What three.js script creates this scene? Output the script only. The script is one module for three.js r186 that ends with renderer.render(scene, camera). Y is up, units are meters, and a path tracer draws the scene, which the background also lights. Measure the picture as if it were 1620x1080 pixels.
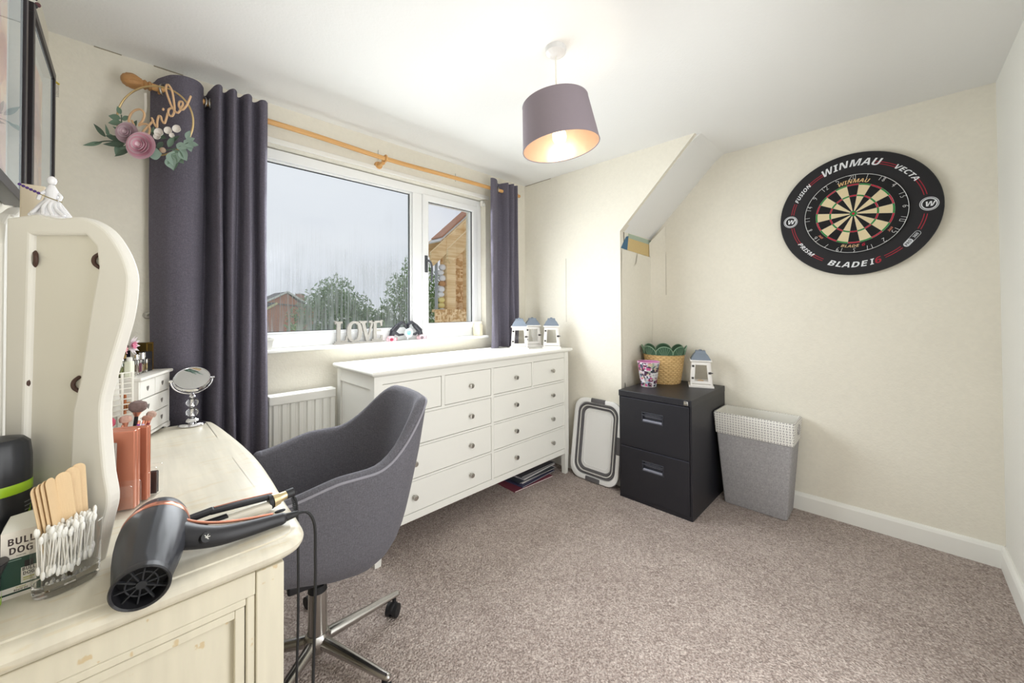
import * as THREE from 'three';
import { RoundedBoxGeometry } from 'three/addons/geometries/RoundedBoxGeometry.js';
import { mergeGeometries, mergeVertices, toCreasedNormals } from 'three/addons/utils/BufferGeometryUtils.js';
import { RectAreaLightUniformsLib } from 'three/addons/lights/RectAreaLightUniformsLib.js';
import { FontLoader } from 'three/addons/loaders/FontLoader.js';
import { TextGeometry } from 'three/addons/geometries/TextGeometry.js';
import { MarchingCubes } from 'three/addons/objects/MarchingCubes.js';

// ---------------------------------------------------------------- camera, sky, large lights, exposure
RectAreaLightUniformsLib.init();
const scene = new THREE.Scene();
const renderer = new THREE.WebGLRenderer();
renderer.toneMapping = THREE.LinearToneMapping;
renderer.toneMappingExposure = 1.1;
renderer.shadowMap.enabled = true;

const camera = new THREE.PerspectiveCamera(2 * Math.atan(540 / 607.98) * 180 / Math.PI, 1.5, 0.02, 300);
{
  const yaw = 0.78627, pitch = 0.0130, roll = -0.0053;
  const F = new THREE.Vector3(Math.sin(yaw), 0, -Math.cos(yaw)), R = new THREE.Vector3(Math.cos(yaw), 0, Math.sin(yaw)), U = new THREE.Vector3(0, 1, 0);
  const F2 = F.clone().multiplyScalar(Math.cos(pitch)).addScaledVector(U, Math.sin(pitch)), U2 = U.clone().multiplyScalar(Math.cos(pitch)).addScaledVector(F, -Math.sin(pitch));
  const R3 = R.clone().multiplyScalar(Math.cos(roll)).addScaledVector(U2, Math.sin(roll)), U3 = U2.clone().multiplyScalar(Math.cos(roll)).addScaledVector(R, -Math.sin(roll));
  camera.matrixAutoUpdate = true;
  camera.quaternion.setFromRotationMatrix(new THREE.Matrix4().makeBasis(R3, U3, F2.clone().negate()));
  camera.position.set(0.2221, 1.2505, 2.3191);
  camera.setViewOffset(1620, 1080, 0, 58, 1620, 1080);
}
scene.add(camera);

// seeded random and periodic noise
let seedState = 12345;
function rnd() { seedState = (seedState + 0x6d2b79f5) | 0; let t = Math.imul(seedState ^ (seedState >>> 15), 1 | seedState); t = (t + Math.imul(t ^ (t >>> 7), 61 | t)) ^ t; return ((t ^ (t >>> 14)) >>> 0) / 4294967296; }
const rr = (a, b) => a + (b - a) * rnd();
function hash(ix, iy, s) { let h = (ix * 374761393 + iy * 668265263 + s * 974634777) | 0; h = Math.imul(h ^ (h >>> 13), 1274126177); return ((h ^ (h >>> 16)) >>> 0) / 4294967296; }
function noise2(x, y, px, py, s) {
  const ix = Math.floor(x), iy = Math.floor(y), fx = x - ix, fy = y - iy, u = fx * fx * (3 - 2 * fx), v = fy * fy * (3 - 2 * fy), m = (a, b) => ((a % b) + b) % b;
  const a = hash(m(ix, px), m(iy, py), s), b = hash(m(ix + 1, px), m(iy, py), s), c = hash(m(ix, px), m(iy + 1, py), s), d = hash(m(ix + 1, px), m(iy + 1, py), s);
  return a + (b - a) * u + (c - a) * v + (a - b - c + d) * u * v;
}
function fbm(u, v, px, py, oct, s) { let sum = 0, amp = 0.5, tot = 0; for (let o = 0; o < oct; o++) { sum += amp * noise2(u * px, v * py, px, py, s + o * 17); tot += amp; amp *= 0.5; px *= 2; py *= 2; } return sum / tot; }
const clamp = (x, a = 0, b = 1) => Math.min(b, Math.max(a, x)), lerp = (a, b, t) => a + (b - a) * t, sst = (a, b, x) => { const t = clamp((x - a) / (b - a)); return t * t * (3 - 2 * t); };

// overcast sky: soft pale cloud, the same all round
{
  const W = 512, H = 256, d = new Float32Array(W * H * 4);
  for (let j = 0; j < H; j++) for (let i = 0; i < W; i++) {
    const el = ((j + 0.5) / H - 0.5) * Math.PI, w = Math.pow(Math.max(0, Math.sin(el)), 0.6);
    const n = fbm(i / W, j / H, 10, 16, 5, 3), n2 = fbm(i / W, j / H, 4, 7, 4, 9), c = sst(0.34, 0.68, 0.6 * n + 0.4 * n2), o = (j * W + i) * 4;
    const hi = [0.79, 0.805, 0.83], lo = [0.53, 0.58, 0.67];
    for (let k = 0; k < 3; k++) d[o + k] = lerp(0.80, lerp(lo[k], hi[k], c), 0.35 + 0.65 * Math.min(1, w * 2.2));
    d[o + 3] = 1;
  }
  const sky = new THREE.DataTexture(d, W, H, THREE.RGBAFormat, THREE.FloatType);
  sky.mapping = THREE.EquirectangularReflectionMapping; sky.magFilter = THREE.LinearFilter; sky.needsUpdate = true;
  scene.background = sky; scene.environment = sky;
}
// daylight strips just inside the window; the doorway light is an added fill
function daylight(name, w, h, pos, look, color, intensity) {
  const l = new THREE.RectAreaLight(color, intensity, w, h); l.name = name; l.position.set(...pos); l.lookAt(...look); scene.add(l); return l;
}
for (let i = 0; i < 4; i++) daylight('window_daylight', 1.45, 0.24, [1.45, 1.24 + i * 0.235, 0.10], [1.45, 1.24 + i * 0.235 - 0.55, 1.10], new THREE.Color(0.92, 0.965, 1.0), 6.7);
daylight('added_doorway_fill', 0.76, 1.94, [1.25, 1.0, 2.70], [1.25, 0.2, 0], new THREE.Color(0.97, 0.98, 0.985), 5.2);  // added fill light, brightens the left side of the room

// ---------------------------------------------------------------- helpers
const V = (x, y, z) => new THREE.Vector3(x, y, z);
const used = new Map();
function numbered(name) { const n = used.get(name) ?? 0; used.set(name, n + 1); return n ? `${name}_${String(n).padStart(3, '0')}` : name; }
function shade(o) { o.traverse((c) => { if (c.isMesh) { c.castShadow = true; c.receiveShadow = true; } }); return o; }
function boxUV(g) {
  const p = g.attributes.position, n = g.attributes.normal, uv = new Float32Array(p.count * 2);
  for (let i = 0; i < p.count; i += 3) {
    let nx = 0, ny = 0, nz = 0;
    for (let k = 0; k < 3; k++) { nx += Math.abs(n.getX(i + k)); ny += Math.abs(n.getY(i + k)); nz += Math.abs(n.getZ(i + k)); }
    for (let k = i; k < i + 3; k++) {
      const x = p.getX(k), y = p.getY(k), z = p.getZ(k);
      if (nx >= ny && nx >= nz) { uv[k * 2] = z; uv[k * 2 + 1] = y; } else if (ny >= nz) { uv[k * 2] = x; uv[k * 2 + 1] = z; } else { uv[k * 2] = x; uv[k * 2 + 1] = y; }
    }
  }
  g.setAttribute('uv', new THREE.BufferAttribute(uv, 2));
}
function fin(geos, keepUV) {
  const list = (Array.isArray(geos) ? geos : [geos]).map((g0) => {
    let g = g0.index ? g0.toNonIndexed() : g0.clone();
    for (const k of Object.keys(g.attributes)) if (!['position', 'normal', 'uv', ...(keepUV === 'color' ? ['color'] : [])].includes(k)) g.deleteAttribute(k);
    if (!g.attributes.normal) g.computeVertexNormals();
    if (!g.attributes.uv || !keepUV || keepUV === 'color') boxUV(g);
    g.morphAttributes = {};
    return g;
  });
  const m = list.length === 1 ? list[0] : mergeGeometries(list, false);
  m.clearGroups(); return m;
}
function part(parent, name, geos, material, keepUV = false) {
  const m = new THREE.Mesh(fin(geos, keepUV), material); m.name = name; m.castShadow = m.receiveShadow = true; parent.add(m); return m;
}
function thing(name, label, category, pos = [0, 0, 0], turn = 0, group) {
  const o = new THREE.Group(); o.name = numbered(name); o.position.set(...pos); o.rotation.y = turn; o.userData = { label, category }; if (group) o.userData.group = group; scene.add(o); return o;
}
function solo(name, label, category, geos, material, group, keepUV) {
  const m = part(scene, numbered(name), geos, material, keepUV); m.userData = { label, category }; if (group) m.userData.group = group; return m;
}
function struct(name, geos, material, label, keepUV) { const m = part(scene, name, geos, material, keepUV); m.userData = { kind: 'structure', label, category: name.split('_')[0] }; return m; }
function structGroup(name, label) { const g = new THREE.Group(); g.name = name; g.userData = { kind: 'structure', label, category: name.split('_')[0] }; scene.add(g); return g; }
function copyOf(o, name, label, pos, turn, group) { const c = o.clone(); c.name = numbered(name); c.userData = { ...o.userData, label }; if (group) c.userData.group = group; if (pos) c.position.set(...pos); if (turn !== undefined) c.rotation.y = turn; scene.add(c); return c; }

// geometry
function bx(x0, x1, y0, y1, z0, z1, r = 0) {
  const w = x1 - x0, h = y1 - y0, d = z1 - z0, g = r > 0 ? new RoundedBoxGeometry(w, h, d, 2, Math.min(r, w / 2.01, h / 2.01, d / 2.01)) : new THREE.BoxGeometry(w, h, d);
  return g.translate((x0 + x1) / 2, (y0 + y1) / 2, (z0 + z1) / 2);
}
const lathe = (pts, seg = 32) => toCreasedNormals(new THREE.LatheGeometry(pts.map(([r, y]) => new THREE.Vector2(Math.max(r, 1e-5), y)), seg), 0.7);
function tube(pts, r, seg = 24, rad = 8, closed = false, caps = true) {
  const v = pts.map((p) => p.isVector3 ? p : V(...p)), c = new THREE.CatmullRomCurve3(v, closed, 'centripetal'), g = new THREE.TubeGeometry(c, seg, r, rad, closed);
  if (closed || !caps) return g;
  const e = [v[0], v[v.length - 1]].map((q) => new THREE.SphereGeometry(r, rad, 6).translate(q.x, q.y, q.z));
  return mergeGeometries([g.toNonIndexed(), ...e.map((x) => x.toNonIndexed())]);
}
function cylBetween(a, b, r0, r1 = r0, seg = 16, open = false) {
  const A = a.isVector3 ? a : V(...a), B = b.isVector3 ? b : V(...b), d = B.clone().sub(A), g = new THREE.CylinderGeometry(r1, r0, d.length(), seg, 1, open);
  g.applyQuaternion(new THREE.Quaternion().setFromUnitVectors(V(0, 1, 0), d.clone().normalize())); return g.translate((A.x + B.x) / 2, (A.y + B.y) / 2, (A.z + B.z) / 2);
}
function boxBetween(a, b, w, h, up = V(0, 1, 0), r = 0) { // bar from a to b, w across, h along up
  const A = V(...a), B = V(...b), d = B.clone().sub(A), L = d.length(), z = d.clone().normalize(), x = up.clone().cross(z).normalize(), y = z.clone().cross(x);
  const g = r ? new RoundedBoxGeometry(w, h, L, 2, r) : new THREE.BoxGeometry(w, h, L);
  return g.applyMatrix4(new THREE.Matrix4().makeBasis(x, y, z).setPosition(A.add(B).multiplyScalar(0.5)));
}
function shapeOf(pts) { const s = new THREE.Shape(); pts.forEach(([x, y], i) => i ? s.lineTo(x, y) : s.moveTo(x, y)); s.closePath(); return s; }
function splineShape(pts, n = 60, closed = true) { const c = new THREE.SplineCurve([...pts, ...(closed ? [pts[0]] : [])].map(([x, y]) => new THREE.Vector2(x, y))); return shapeOf(c.getPoints(n).slice(0, closed ? -1 : undefined).map((p) => [p.x, p.y])); }
const ex = (shape, depth, bevel = 0, seg = 2, cs = 12) => new THREE.ExtrudeGeometry(shape, { depth: depth - 2 * bevel, bevelEnabled: bevel > 0, bevelThickness: bevel, bevelSize: bevel, bevelOffset: -bevel, bevelSegments: seg, curveSegments: cs }).translate(0, 0, bevel);
function grid(nu, nv, fn, wrapU = false) {
  const pos = [], uv = [], idx = [];
  for (let j = 0; j <= nv; j++) for (let i = 0; i <= nu; i++) { const p = fn(i / nu, j / nv); pos.push(...p); uv.push(i / nu, j / nv); }
  for (let j = 0; j < nv; j++) for (let i = 0; i < nu; i++) { const a = j * (nu + 1) + i, b = a + 1, c = a + nu + 1, d = c + 1; idx.push(a, b, d, a, d, c); }
  const g = new THREE.BufferGeometry(); g.setAttribute('position', new THREE.Float32BufferAttribute(pos, 3)); g.setAttribute('uv', new THREE.Float32BufferAttribute(uv, 2)); g.setIndex(idx); g.computeVertexNormals();
  if (wrapU) { const n = g.attributes.normal; for (let j = 0; j <= nv; j++) { const a = j * (nu + 1), b = a + nu, s = V(n.getX(a) + n.getX(b), n.getY(a) + n.getY(b), n.getZ(a) + n.getZ(b)).normalize(); n.setXYZ(a, s.x, s.y, s.z); n.setXYZ(b, s.x, s.y, s.z); } }
  return g;
}
// stacked closed rings of [x, y, z], capped top and bottom with flat faces
function loft(rings, capA = true, capB = true, crease = 0.6) {
  const n = rings[0].length, pos = rings.flat(2), idx = [];
  for (let j = 0; j < rings.length - 1; j++) for (let i = 0; i < n; i++) { const a = j * n + i, b = j * n + (i + 1) % n, c = a + n, d = b + n; idx.push(a, b, d, a, d, c); }
  const cap = (j, flip) => { const f = THREE.ShapeUtils.triangulateShape(rings[j].map((p) => new THREE.Vector2(p[0], p[2])), []); for (const [a, b, c] of f) flip ? idx.push(j * n + a, j * n + b, j * n + c) : idx.push(j * n + a, j * n + c, j * n + b); };
  if (capA) cap(0, false); if (capB) cap(rings.length - 1, true);
  const g = new THREE.BufferGeometry(); g.setAttribute('position', new THREE.Float32BufferAttribute(pos, 3)); g.setIndex(idx);
  return toCreasedNormals(g, crease);
}
function insetLoop(pts, d) { // pts: [x,z] loop; moves every point inward by d (loop counter-clockwise in x,z seen as x right, z up)
  const n = pts.length; let area = 0; for (let i = 0; i < n; i++) { const a = pts[i], b = pts[(i + 1) % n]; area += a[0] * b[1] - b[0] * a[1]; }
  const s = area > 0 ? 1 : -1;
  return pts.map((p, i) => { const a = pts[(i + n - 1) % n], b = pts[(i + 1) % n]; let e1 = [p[0] - a[0], p[1] - a[1]], e2 = [b[0] - p[0], b[1] - p[1]]; const l1 = Math.hypot(...e1) || 1, l2 = Math.hypot(...e2) || 1; const n1 = [-e1[1] / l1, e1[0] / l1], n2 = [-e2[1] / l2, e2[0] / l2]; const k = 1 + n1[0] * n2[0] + n1[1] * n2[1]; return [p[0] + s * d * (n1[0] + n2[0]) / Math.max(0.4, k), p[1] + s * d * (n1[1] + n2[1]) / Math.max(0.4, k)]; });
}
const turned = (g, rx, ry, rz) => { if (rx) g.rotateX(rx); if (ry) g.rotateY(ry); if (rz) g.rotateZ(rz); return g; };

// ---------------------------------------------------------------- textures and materials
function tex(w, h, fn, tile = [1, 1], srgb = true) {
  const d = new Uint8Array(w * h * 4);
  for (let j = 0; j < h; j++) for (let i = 0; i < w; i++) { const c = fn((i + 0.5) / w, (j + 0.5) / h, i, j), o = (j * w + i) * 4; for (let k = 0; k < 3; k++) d[o + k] = clamp(Math.round(255 * (c.length ? c[k] : c)), 0, 255); d[o + 3] = 255; }
  const t = new THREE.DataTexture(d, w, h); t.wrapS = t.wrapT = THREE.RepeatWrapping; t.magFilter = THREE.LinearFilter; t.minFilter = THREE.LinearMipmapLinearFilter; t.generateMipmaps = true;
  if (srgb) t.colorSpace = THREE.SRGBColorSpace; t.repeat.set(1 / tile[0], 1 / tile[1]); t.needsUpdate = true; return t;
}
const rgb = (...c) => c.map((x) => x / 255);
const mul = (c, k) => c.map((x) => x * k), mixc = (a, b, t) => a.map((x, i) => lerp(x, b[i], t));
function canvasTex(w, h, draw) { const c = document.createElement('canvas'); c.width = w; c.height = h; draw(c.getContext('2d'), w, h); const t = new THREE.CanvasTexture(c); t.colorSpace = THREE.SRGBColorSpace; t.anisotropy = 8; return t; }
const std = (o) => new THREE.MeshStandardMaterial(o), phy = (o) => new THREE.MeshPhysicalMaterial(o);

const T = {
  carpet: tex(1024, 1024, (u, v) => { const n = fbm(u, v, 256, 256, 2, 1), m = fbm(u, v, 80, 80, 2, 5), k = fbm(u, v, 6, 6, 3, 8); const t = clamp(0.5 + (n - 0.5) * 1.25 + (m - 0.5) * 0.35 + (k - 0.5) * 0.25); return mixc(rgb(136, 121, 114), rgb(210, 197, 189), t); }, [1.1, 1.1]),
  carpetB: tex(512, 512, (u, v) => fbm(u, v, 110, 110, 2, 1), [0.6, 0.6], false),
  wallC: tex(512, 512, (u, v) => { const n = fbm(u, v, 5, 5, 4, 21), f = fbm(u, v, 90, 90, 2, 23); return mul(rgb(240, 235, 221), 0.985 + 0.02 * (n - 0.5) + 0.02 * (f - 0.5)); }, [1.3, 1.3]),
  wallB: tex(512, 512, (u, v) => fbm(u, v, 70, 70, 3, 31), [0.5, 0.5], false),
  weave: tex(512, 512, (u, v, i, j) => { const a = fbm(u, v, 24, 200, 2, 41), b = fbm(u, v, 200, 24, 2, 43); return 0.62 + 0.55 * (a - 0.5) + 0.55 * (b - 0.5); }, [0.22, 0.22], false),
  fab: tex(512, 512, (u, v) => { const a = fbm(u, v, 30, 190, 2, 41), b = fbm(u, v, 190, 30, 2, 43); return 0.80 + 0.22 * (a - 0.5) + 0.22 * (b - 0.5); }, [0.14, 0.14]),
  linen: tex(512, 512, (u, v) => { const a = fbm(u, v, 16, 170, 3, 51), b = fbm(u, v, 170, 16, 3, 53); return mul(rgb(166, 164, 166), 1 + 0.34 * (a - 0.5) + 0.34 * (b - 0.5)); }, [0.13, 0.13]),
  wood: tex(512, 512, (u, v) => { const w = fbm(u, v, 3, 40, 4, 61) + 0.25 * fbm(u, v, 6, 160, 2, 63); return mixc(rgb(206, 150, 86), rgb(231, 184, 122), clamp(w * 1.3 - 0.3)); }, [0.5, 0.12]),
  pine: tex(512, 512, (u, v) => { const w = fbm(u, v, 3, 14, 4, 71) + 0.2 * fbm(u, v, 4, 90, 2, 73); return mixc(rgb(214, 178, 124), rgb(246, 222, 178), clamp(w * 1.4 - 0.35)); }, [0.9, 0.35]),
  vanTop: tex(1024, 1024, (u, v) => { const g = fbm(u, v, 50, 4, 3, 81), s = fbm(u, v, 9, 5, 4, 83), w = sst(0.62, 0.74, fbm(u, v, 12, 60, 4, 87)); let c = mul(rgb(228, 221, 203), 0.96 + 0.08 * (g - 0.5) + 0.06 * (s - 0.5)); return mixc(c, rgb(205, 182, 140), 0.22 * w); }, [0.6, 0.6]),
  vanSide: tex(512, 512, (u, v) => { const g = fbm(u, v, 40, 5, 3, 91), w = sst(0.78, 0.84, fbm(u, v, 26, 18, 4, 97)); let c = mul(rgb(226, 219, 199), 0.97 + 0.05 * (g - 0.5)); return mixc(c, rgb(196, 164, 112), 0.5 * w); }, [0.5, 0.5]),
  osb: tex(512, 512, (u, v) => { const a = fbm(u, v, 22, 34, 3, 101), b = fbm(u, v, 40, 16, 2, 103), k = fbm(u, v, 9, 30, 2, 105); return mixc(mixc(rgb(178, 132, 80), rgb(226, 188, 132), a), rgb(240, 212, 166), sst(0.5, 0.7, Math.max(b, k))); }, [0.8, 0.8]),
  brick: tex(256, 256, (u, v) => { const n = fbm(u, v, 16, 48, 3, 111), m = fbm(u, v, 4, 4, 3, 113); return mixc(rgb(176, 112, 88), rgb(205, 150, 122), 0.6 * n + 0.4 * m); }, [3, 3]),
  tile: tex(256, 256, (u, v) => { const n = fbm(u, v, 30, 12, 3, 121); return mixc(rgb(96, 92, 94), rgb(140, 134, 132), n); }, [3, 3]),
  grass: tex(256, 256, (u, v) => { const n = fbm(u, v, 24, 24, 4, 131); return mixc(rgb(74, 98, 48), rgb(128, 150, 84), n); }, [6, 6]),
  wicker: tex(512, 256, (u, v) => { const row = Math.floor(v * 16), col = u * 24 + (row % 2) * 0.5, f = Math.abs(Math.sin(col * Math.PI)), g = Math.abs(Math.sin(v * 16 * Math.PI)), n = fbm(u, v, 60, 40, 2, 141); return mixc(rgb(168, 126, 70), rgb(236, 202, 144), clamp(0.15 + 0.55 * Math.sqrt(f * g) + 0.45 * n)); }, [1, 1]),
  wickerB: tex(512, 256, (u, v) => { const row = Math.floor(v * 16), col = u * 24 + (row % 2) * 0.5; return Math.sqrt(Math.abs(Math.sin(col * Math.PI)) * Math.abs(Math.sin(v * 16 * Math.PI))); }, [1, 1], false),
  check: tex(256, 256, (u, v) => { const X = u * 4, Y = v * 4, fx = X % 1, fy = Y % 1, odd = (Math.floor(X) + Math.floor(Y)) % 2, d = odd ? (fx > 0.12 && fx < 0.88 && fy > 0.36 && fy < 0.62) : (fy > 0.12 && fy < 0.88 && fx > 0.36 && fx < 0.62), n = fbm(u, v, 40, 40, 2, 151); return mul(d ? rgb(150, 146, 148) : rgb(238, 236, 230), 0.97 + 0.06 * (n - 0.5)); }, [0.062, 0.062]),
  brushed: tex(256, 256, (u, v) => 0.25 + 0.3 * fbm(u, v, 4, 120, 3, 161), [0.1, 0.1], false),
  mottle: tex(256, 256, (u, v) => 0.9 + 0.16 * (fbm(u, v, 6, 6, 5, 171) - 0.5), [0.4, 0.4]),
};
const M = {
  wall: std({ map: T.wallC, bumpMap: T.wallB, bumpScale: 0.0007, roughness: 0.92 }),
  wallPale: std({ color: 0xecebe4, bumpMap: T.wallB, bumpScale: 0.0007, roughness: 0.9 }),
  ceiling: std({ color: 0xf1f1ef, bumpMap: T.wallB, bumpScale: 0.0006, roughness: 0.95 }),
  trim: std({ color: 0xf3f2ec, roughness: 0.45 }),
  carpet: std({ map: T.carpet, bumpMap: T.carpetB, bumpScale: 0.008, roughness: 1 }),
  upvc: std({ color: 0xf4f5f5, roughness: 0.3 }),
  gasket: std({ color: 0x2a2a30, roughness: 0.7 }),
  white: std({ color: 0xf0efe8, roughness: 0.42 }),
  whiteGap: std({ color: 0x8a8578, roughness: 0.9 }),
  cream: std({ map: T.vanSide, roughness: 0.5 }),
  mirrorPaint: std({ color: 0xe9e6de, roughness: 0.5 }),
  creamTop: std({ map: T.vanTop, roughness: 0.4 }),
  nickel: std({ color: 0xb9b6b0, metalness: 1, roughness: 0.3 }),
  chrome: std({ color: 0xe6e6e8, metalness: 1, roughness: 0.07 }),
  steel: std({ color: 0xb9b6b2, metalness: 1, roughness: 0.24 }),
  mirror: std({ color: 0xf2f4f4, metalness: 1, roughness: 0.015 }),
  curtain: phy({ color: 0x827d8c, map: T.fab, bumpMap: T.weave, bumpScale: 0.001, roughness: 0.95, sheen: 0.35, sheenRoughness: 0.6, sheenColor: new THREE.Color(0x9a9bb0) }),
  chairFabric: phy({ color: 0x7b7981, map: T.fab, bumpMap: T.weave, bumpScale: 0.0012, roughness: 0.95, sheen: 0.4, sheenRoughness: 0.6, sheenColor: new THREE.Color(0xb0b0ba) }),
  piping: phy({ color: 0x8d8b93, roughness: 0.85, sheen: 0.4, sheenRoughness: 0.5 }),
  poleWood: std({ map: T.wood, roughness: 0.42 }),
  oak: std({ color: 0xb98a57, bumpMap: T.wallB, bumpScale: 0.001, roughness: 0.5 }),
  pine: std({ map: T.pine, roughness: 0.8 }),
  osb: std({ map: T.osb, roughness: 0.9 }),
  brick: std({ map: T.brick, roughness: 0.95 }),
  roofTile: std({ map: T.tile, roughness: 0.9 }),
  grass: std({ map: T.grass, roughness: 1 }),
  black: std({ color: 0x1c1c20, roughness: 0.5 }),
  blackMetal: std({ color: 0x1f1f25, roughness: 0.42 }),
  blackMatte: std({ color: 0x25262a, roughness: 0.75 }),
  rubber: std({ color: 0x17171a, roughness: 0.6 }),
  copper: std({ color: 0xd9937a, metalness: 0.75, roughness: 0.28 }),
  gold: std({ color: 0xd8b25a, metalness: 1, roughness: 0.25 }),
  glass: phy({ color: 0xffffff, transmission: 1, thickness: 0.01, roughness: 0.02, ior: 1.47 }),
  pane: phy({ color: 0xffffff, transmission: 1, thickness: 0, roughness: 0.0, ior: 1.45 }),
  acrylic: phy({ color: 0xffffff, transmission: 1, thickness: 0, roughness: 0.03, ior: 1.45 }),
};
const fontBold = await new FontLoader().loadAsync('fonts/droid/droid_sans_bold.typeface.json');
const fontSerif = await new FontLoader().loadAsync('fonts/droid/droid_serif_bold.typeface.json');
// ---------------------------------------------------------------- the room
const H = 2.344, XC = 2.711, XR = 3.201, ZK = 0.93, YK = 1.81, ZS = 1.449, ZB = 2.678;
{ // carpet with soft variation of the pile
  const g = new THREE.PlaneGeometry(3.6, 4.4, 36, 44).rotateX(-Math.PI / 2).translate(1.6, 0, 1.9);
  const top = fin(g);
  const f = struct('floor', [top, bx(-0.2, 3.4, -0.15, -0.001, -0.3, 4.1)], M.carpet, 'grey-brown short pile carpet across the room'); f.userData.category = 'floor';
}
struct('ceiling', [bx(-0.2, 3.4, H, H + 0.12, -0.3, 4.1)], M.ceiling, 'smooth white painted ceiling');
{ // sloping part of the ceiling over the recess
  const s = shapeOf([[ZK - 0.02, YK - 0.02], [ZS - 0.03, H - 0.035], [ZS + 0.02, H - 0.003], [ZS + 0.06, H + 0.01], [ZS, H + 0.06], [ZK - 0.08, YK + 0.04]]);
  struct('ceiling_slope', ex(s, XR - XC + 0.02).rotateY(-Math.PI / 2).translate(XR + 0.05, 0, 0), M.ceiling, 'white sloping ceiling above the filing cabinet recess');
}
struct('wall_left', bx(-0.14, 0, 0, H, -0.25, 4.0), M.wall, 'cream wall behind the dressing table');
{ // window wall with its opening
  const s = shapeOf([[-0.14, 0], [XC + 0.05, 0], [XC + 0.05, H], [-0.14, H]]), h = new THREE.Path(); h.moveTo(0.48, 1.03); h.lineTo(0.48, 2.135); h.lineTo(2.25, 2.135); h.lineTo(2.25, 1.03); h.closePath(); s.holes.push(h);
  struct('wall_window', ex(s, 0.25).translate(0, 0, -0.25), M.wall, 'cream wall around the window');
}
{ // dormer cheek beside the recess: the wall as seen from the side, cut along the slope
  const s = shapeOf([[-0.25, 0], [ZK, 0], [ZK, YK], [ZS, H], [-0.25, H]]);
  struct('wall_cheek', ex(s, 0.06).rotateY(-Math.PI / 2).translate(XC + 0.06, 0, 0), M.wall, 'cream side wall of the dormer next to the chest of drawers');
}
const knee = struct('wall_knee', bx(XC + 0.05, XR, 0, YK + 0.03, ZK - 0.08, ZK), M.wall, 'short cream wall at the back of the recess with torn wallpaper');
struct('wall_right', bx(XR, XR + 0.14, 0, H, 0.8, 4.0), M.wall, 'cream wall with the dartboard');
{ // back wall with an unseen doorway added to let fill light in
  const s = shapeOf([[-0.14, 0], [0.85, 0], [0.85, 2.02], [1.65, 2.02], [1.65, 0], [XR + 0.14, 0], [XR + 0.14, H], [-0.14, H]]);
  struct('wall_back', ex(s, 0.12).translate(0, 0, ZB), M.wallPale, 'pale back wall around the added doorway');
}
{ // unseen landing and window, added to go with the doorway fill light
  const s = shapeOf([[-0.14, 0], [2.1, 0], [2.1, H], [-0.14, H]]), h = new THREE.Path(); h.moveTo(0.85, 0.35); h.lineTo(0.85, 1.95); h.lineTo(1.65, 1.95); h.lineTo(1.65, 0.35); h.closePath(); s.holes.push(h);
  struct('wall_added_landing', ex(s, 0.14).translate(0, 0, 3.75), M.wall, 'added landing wall beyond the added doorway');
  struct('wall_added_landing_side', bx(2.0, 2.1, 0, H, ZB + 0.12, 3.75), M.wall, 'added landing side wall beyond the added doorway');
  const w = structGroup('window_2', 'added unseen landing window beyond the added doorway');
  part(w, 'window_frame', [bx(0.85, 0.9, 0.35, 1.95, 3.78, 3.84), bx(1.6, 1.65, 0.35, 1.95, 3.78, 3.84), bx(0.9, 1.6, 0.35, 0.4, 3.78, 3.84), bx(0.9, 1.6, 1.9, 1.95, 3.78, 3.84)], M.upvc);
  part(w, 'pane', bx(0.9, 1.6, 0.4, 1.9, 3.80, 3.804), M.pane);
}
function casing(name, x0, x1, label) { struct(name, [bx(x1, x1 + 0.075, 0, 2.02, ZB - 0.018, ZB + 0.001, 0.004), bx(x0 - 0.075, x0, 0, 2.02, ZB - 0.018, ZB + 0.001, 0.004), bx(x0 - 0.075, x1 + 0.075, 2.02, 2.09, ZB - 0.018, ZB + 0.001, 0.004)], M.trim, label); }
casing('trim_1', 0.85, 1.65, 'white casing of the added doorway');  // frames the added opening
{
  const door = structGroup('door_1', 'added white door standing open on the added landing');  // unseen door, added along with the fill-light opening
  part(door, 'door_leaf', bx(1.67, 1.71, 0.01, 2.0, ZB + 0.13, ZB + 0.89, 0.003), M.trim);
  part(door, 'door_handle', [cylBetween([1.67, 1.0, ZB + 0.82], [1.625, 1.0, ZB + 0.82], 0.009), cylBetween([1.625, 1.0, ZB + 0.83], [1.625, 1.0, ZB + 0.72], 0.008)], M.chrome);
}
function skirt(len) { return ex(shapeOf([[0, 0], [0.018, 0], [0.018, 0.085], [0.013, 0.098], [0.006, 0.105], [0, 0.105]]), len); }
struct('baseboard_right', skirt(ZB - 0.95).scale(-1, 1, 1).translate(XR, 0, 0.95), M.trim, 'white skirting board along the dartboard wall');
struct('baseboard_back', skirt(XR - 1.726).rotateY(-Math.PI / 2).scale(1, 1, -1).translate(XR, 0, ZB), M.trim, 'white skirting board in the corner by the door');
struct('baseboard_cheek', skirt(ZK).scale(-1, 1, 1).translate(XC, 0, 0), M.trim, 'white skirting board behind the folded basket');
struct('baseboard_window', skirt(XC).rotateY(-Math.PI / 2).translate(XC, 0, 0), M.trim, 'white skirting board under the window');
// fix winding of the mirrored pieces
for (const n of ['baseboard_right', 'baseboard_back', 'baseboard_cheek']) { const g = scene.getObjectByName(n).geometry, p = g.attributes.position; for (let i = 0; i < p.count; i += 3) { const a = [p.getX(i), p.getY(i), p.getZ(i)], b = [p.getX(i + 1), p.getY(i + 1), p.getZ(i + 1)]; p.setXYZ(i, ...b); p.setXYZ(i + 1, ...a); } g.computeVertexNormals(); }
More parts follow.
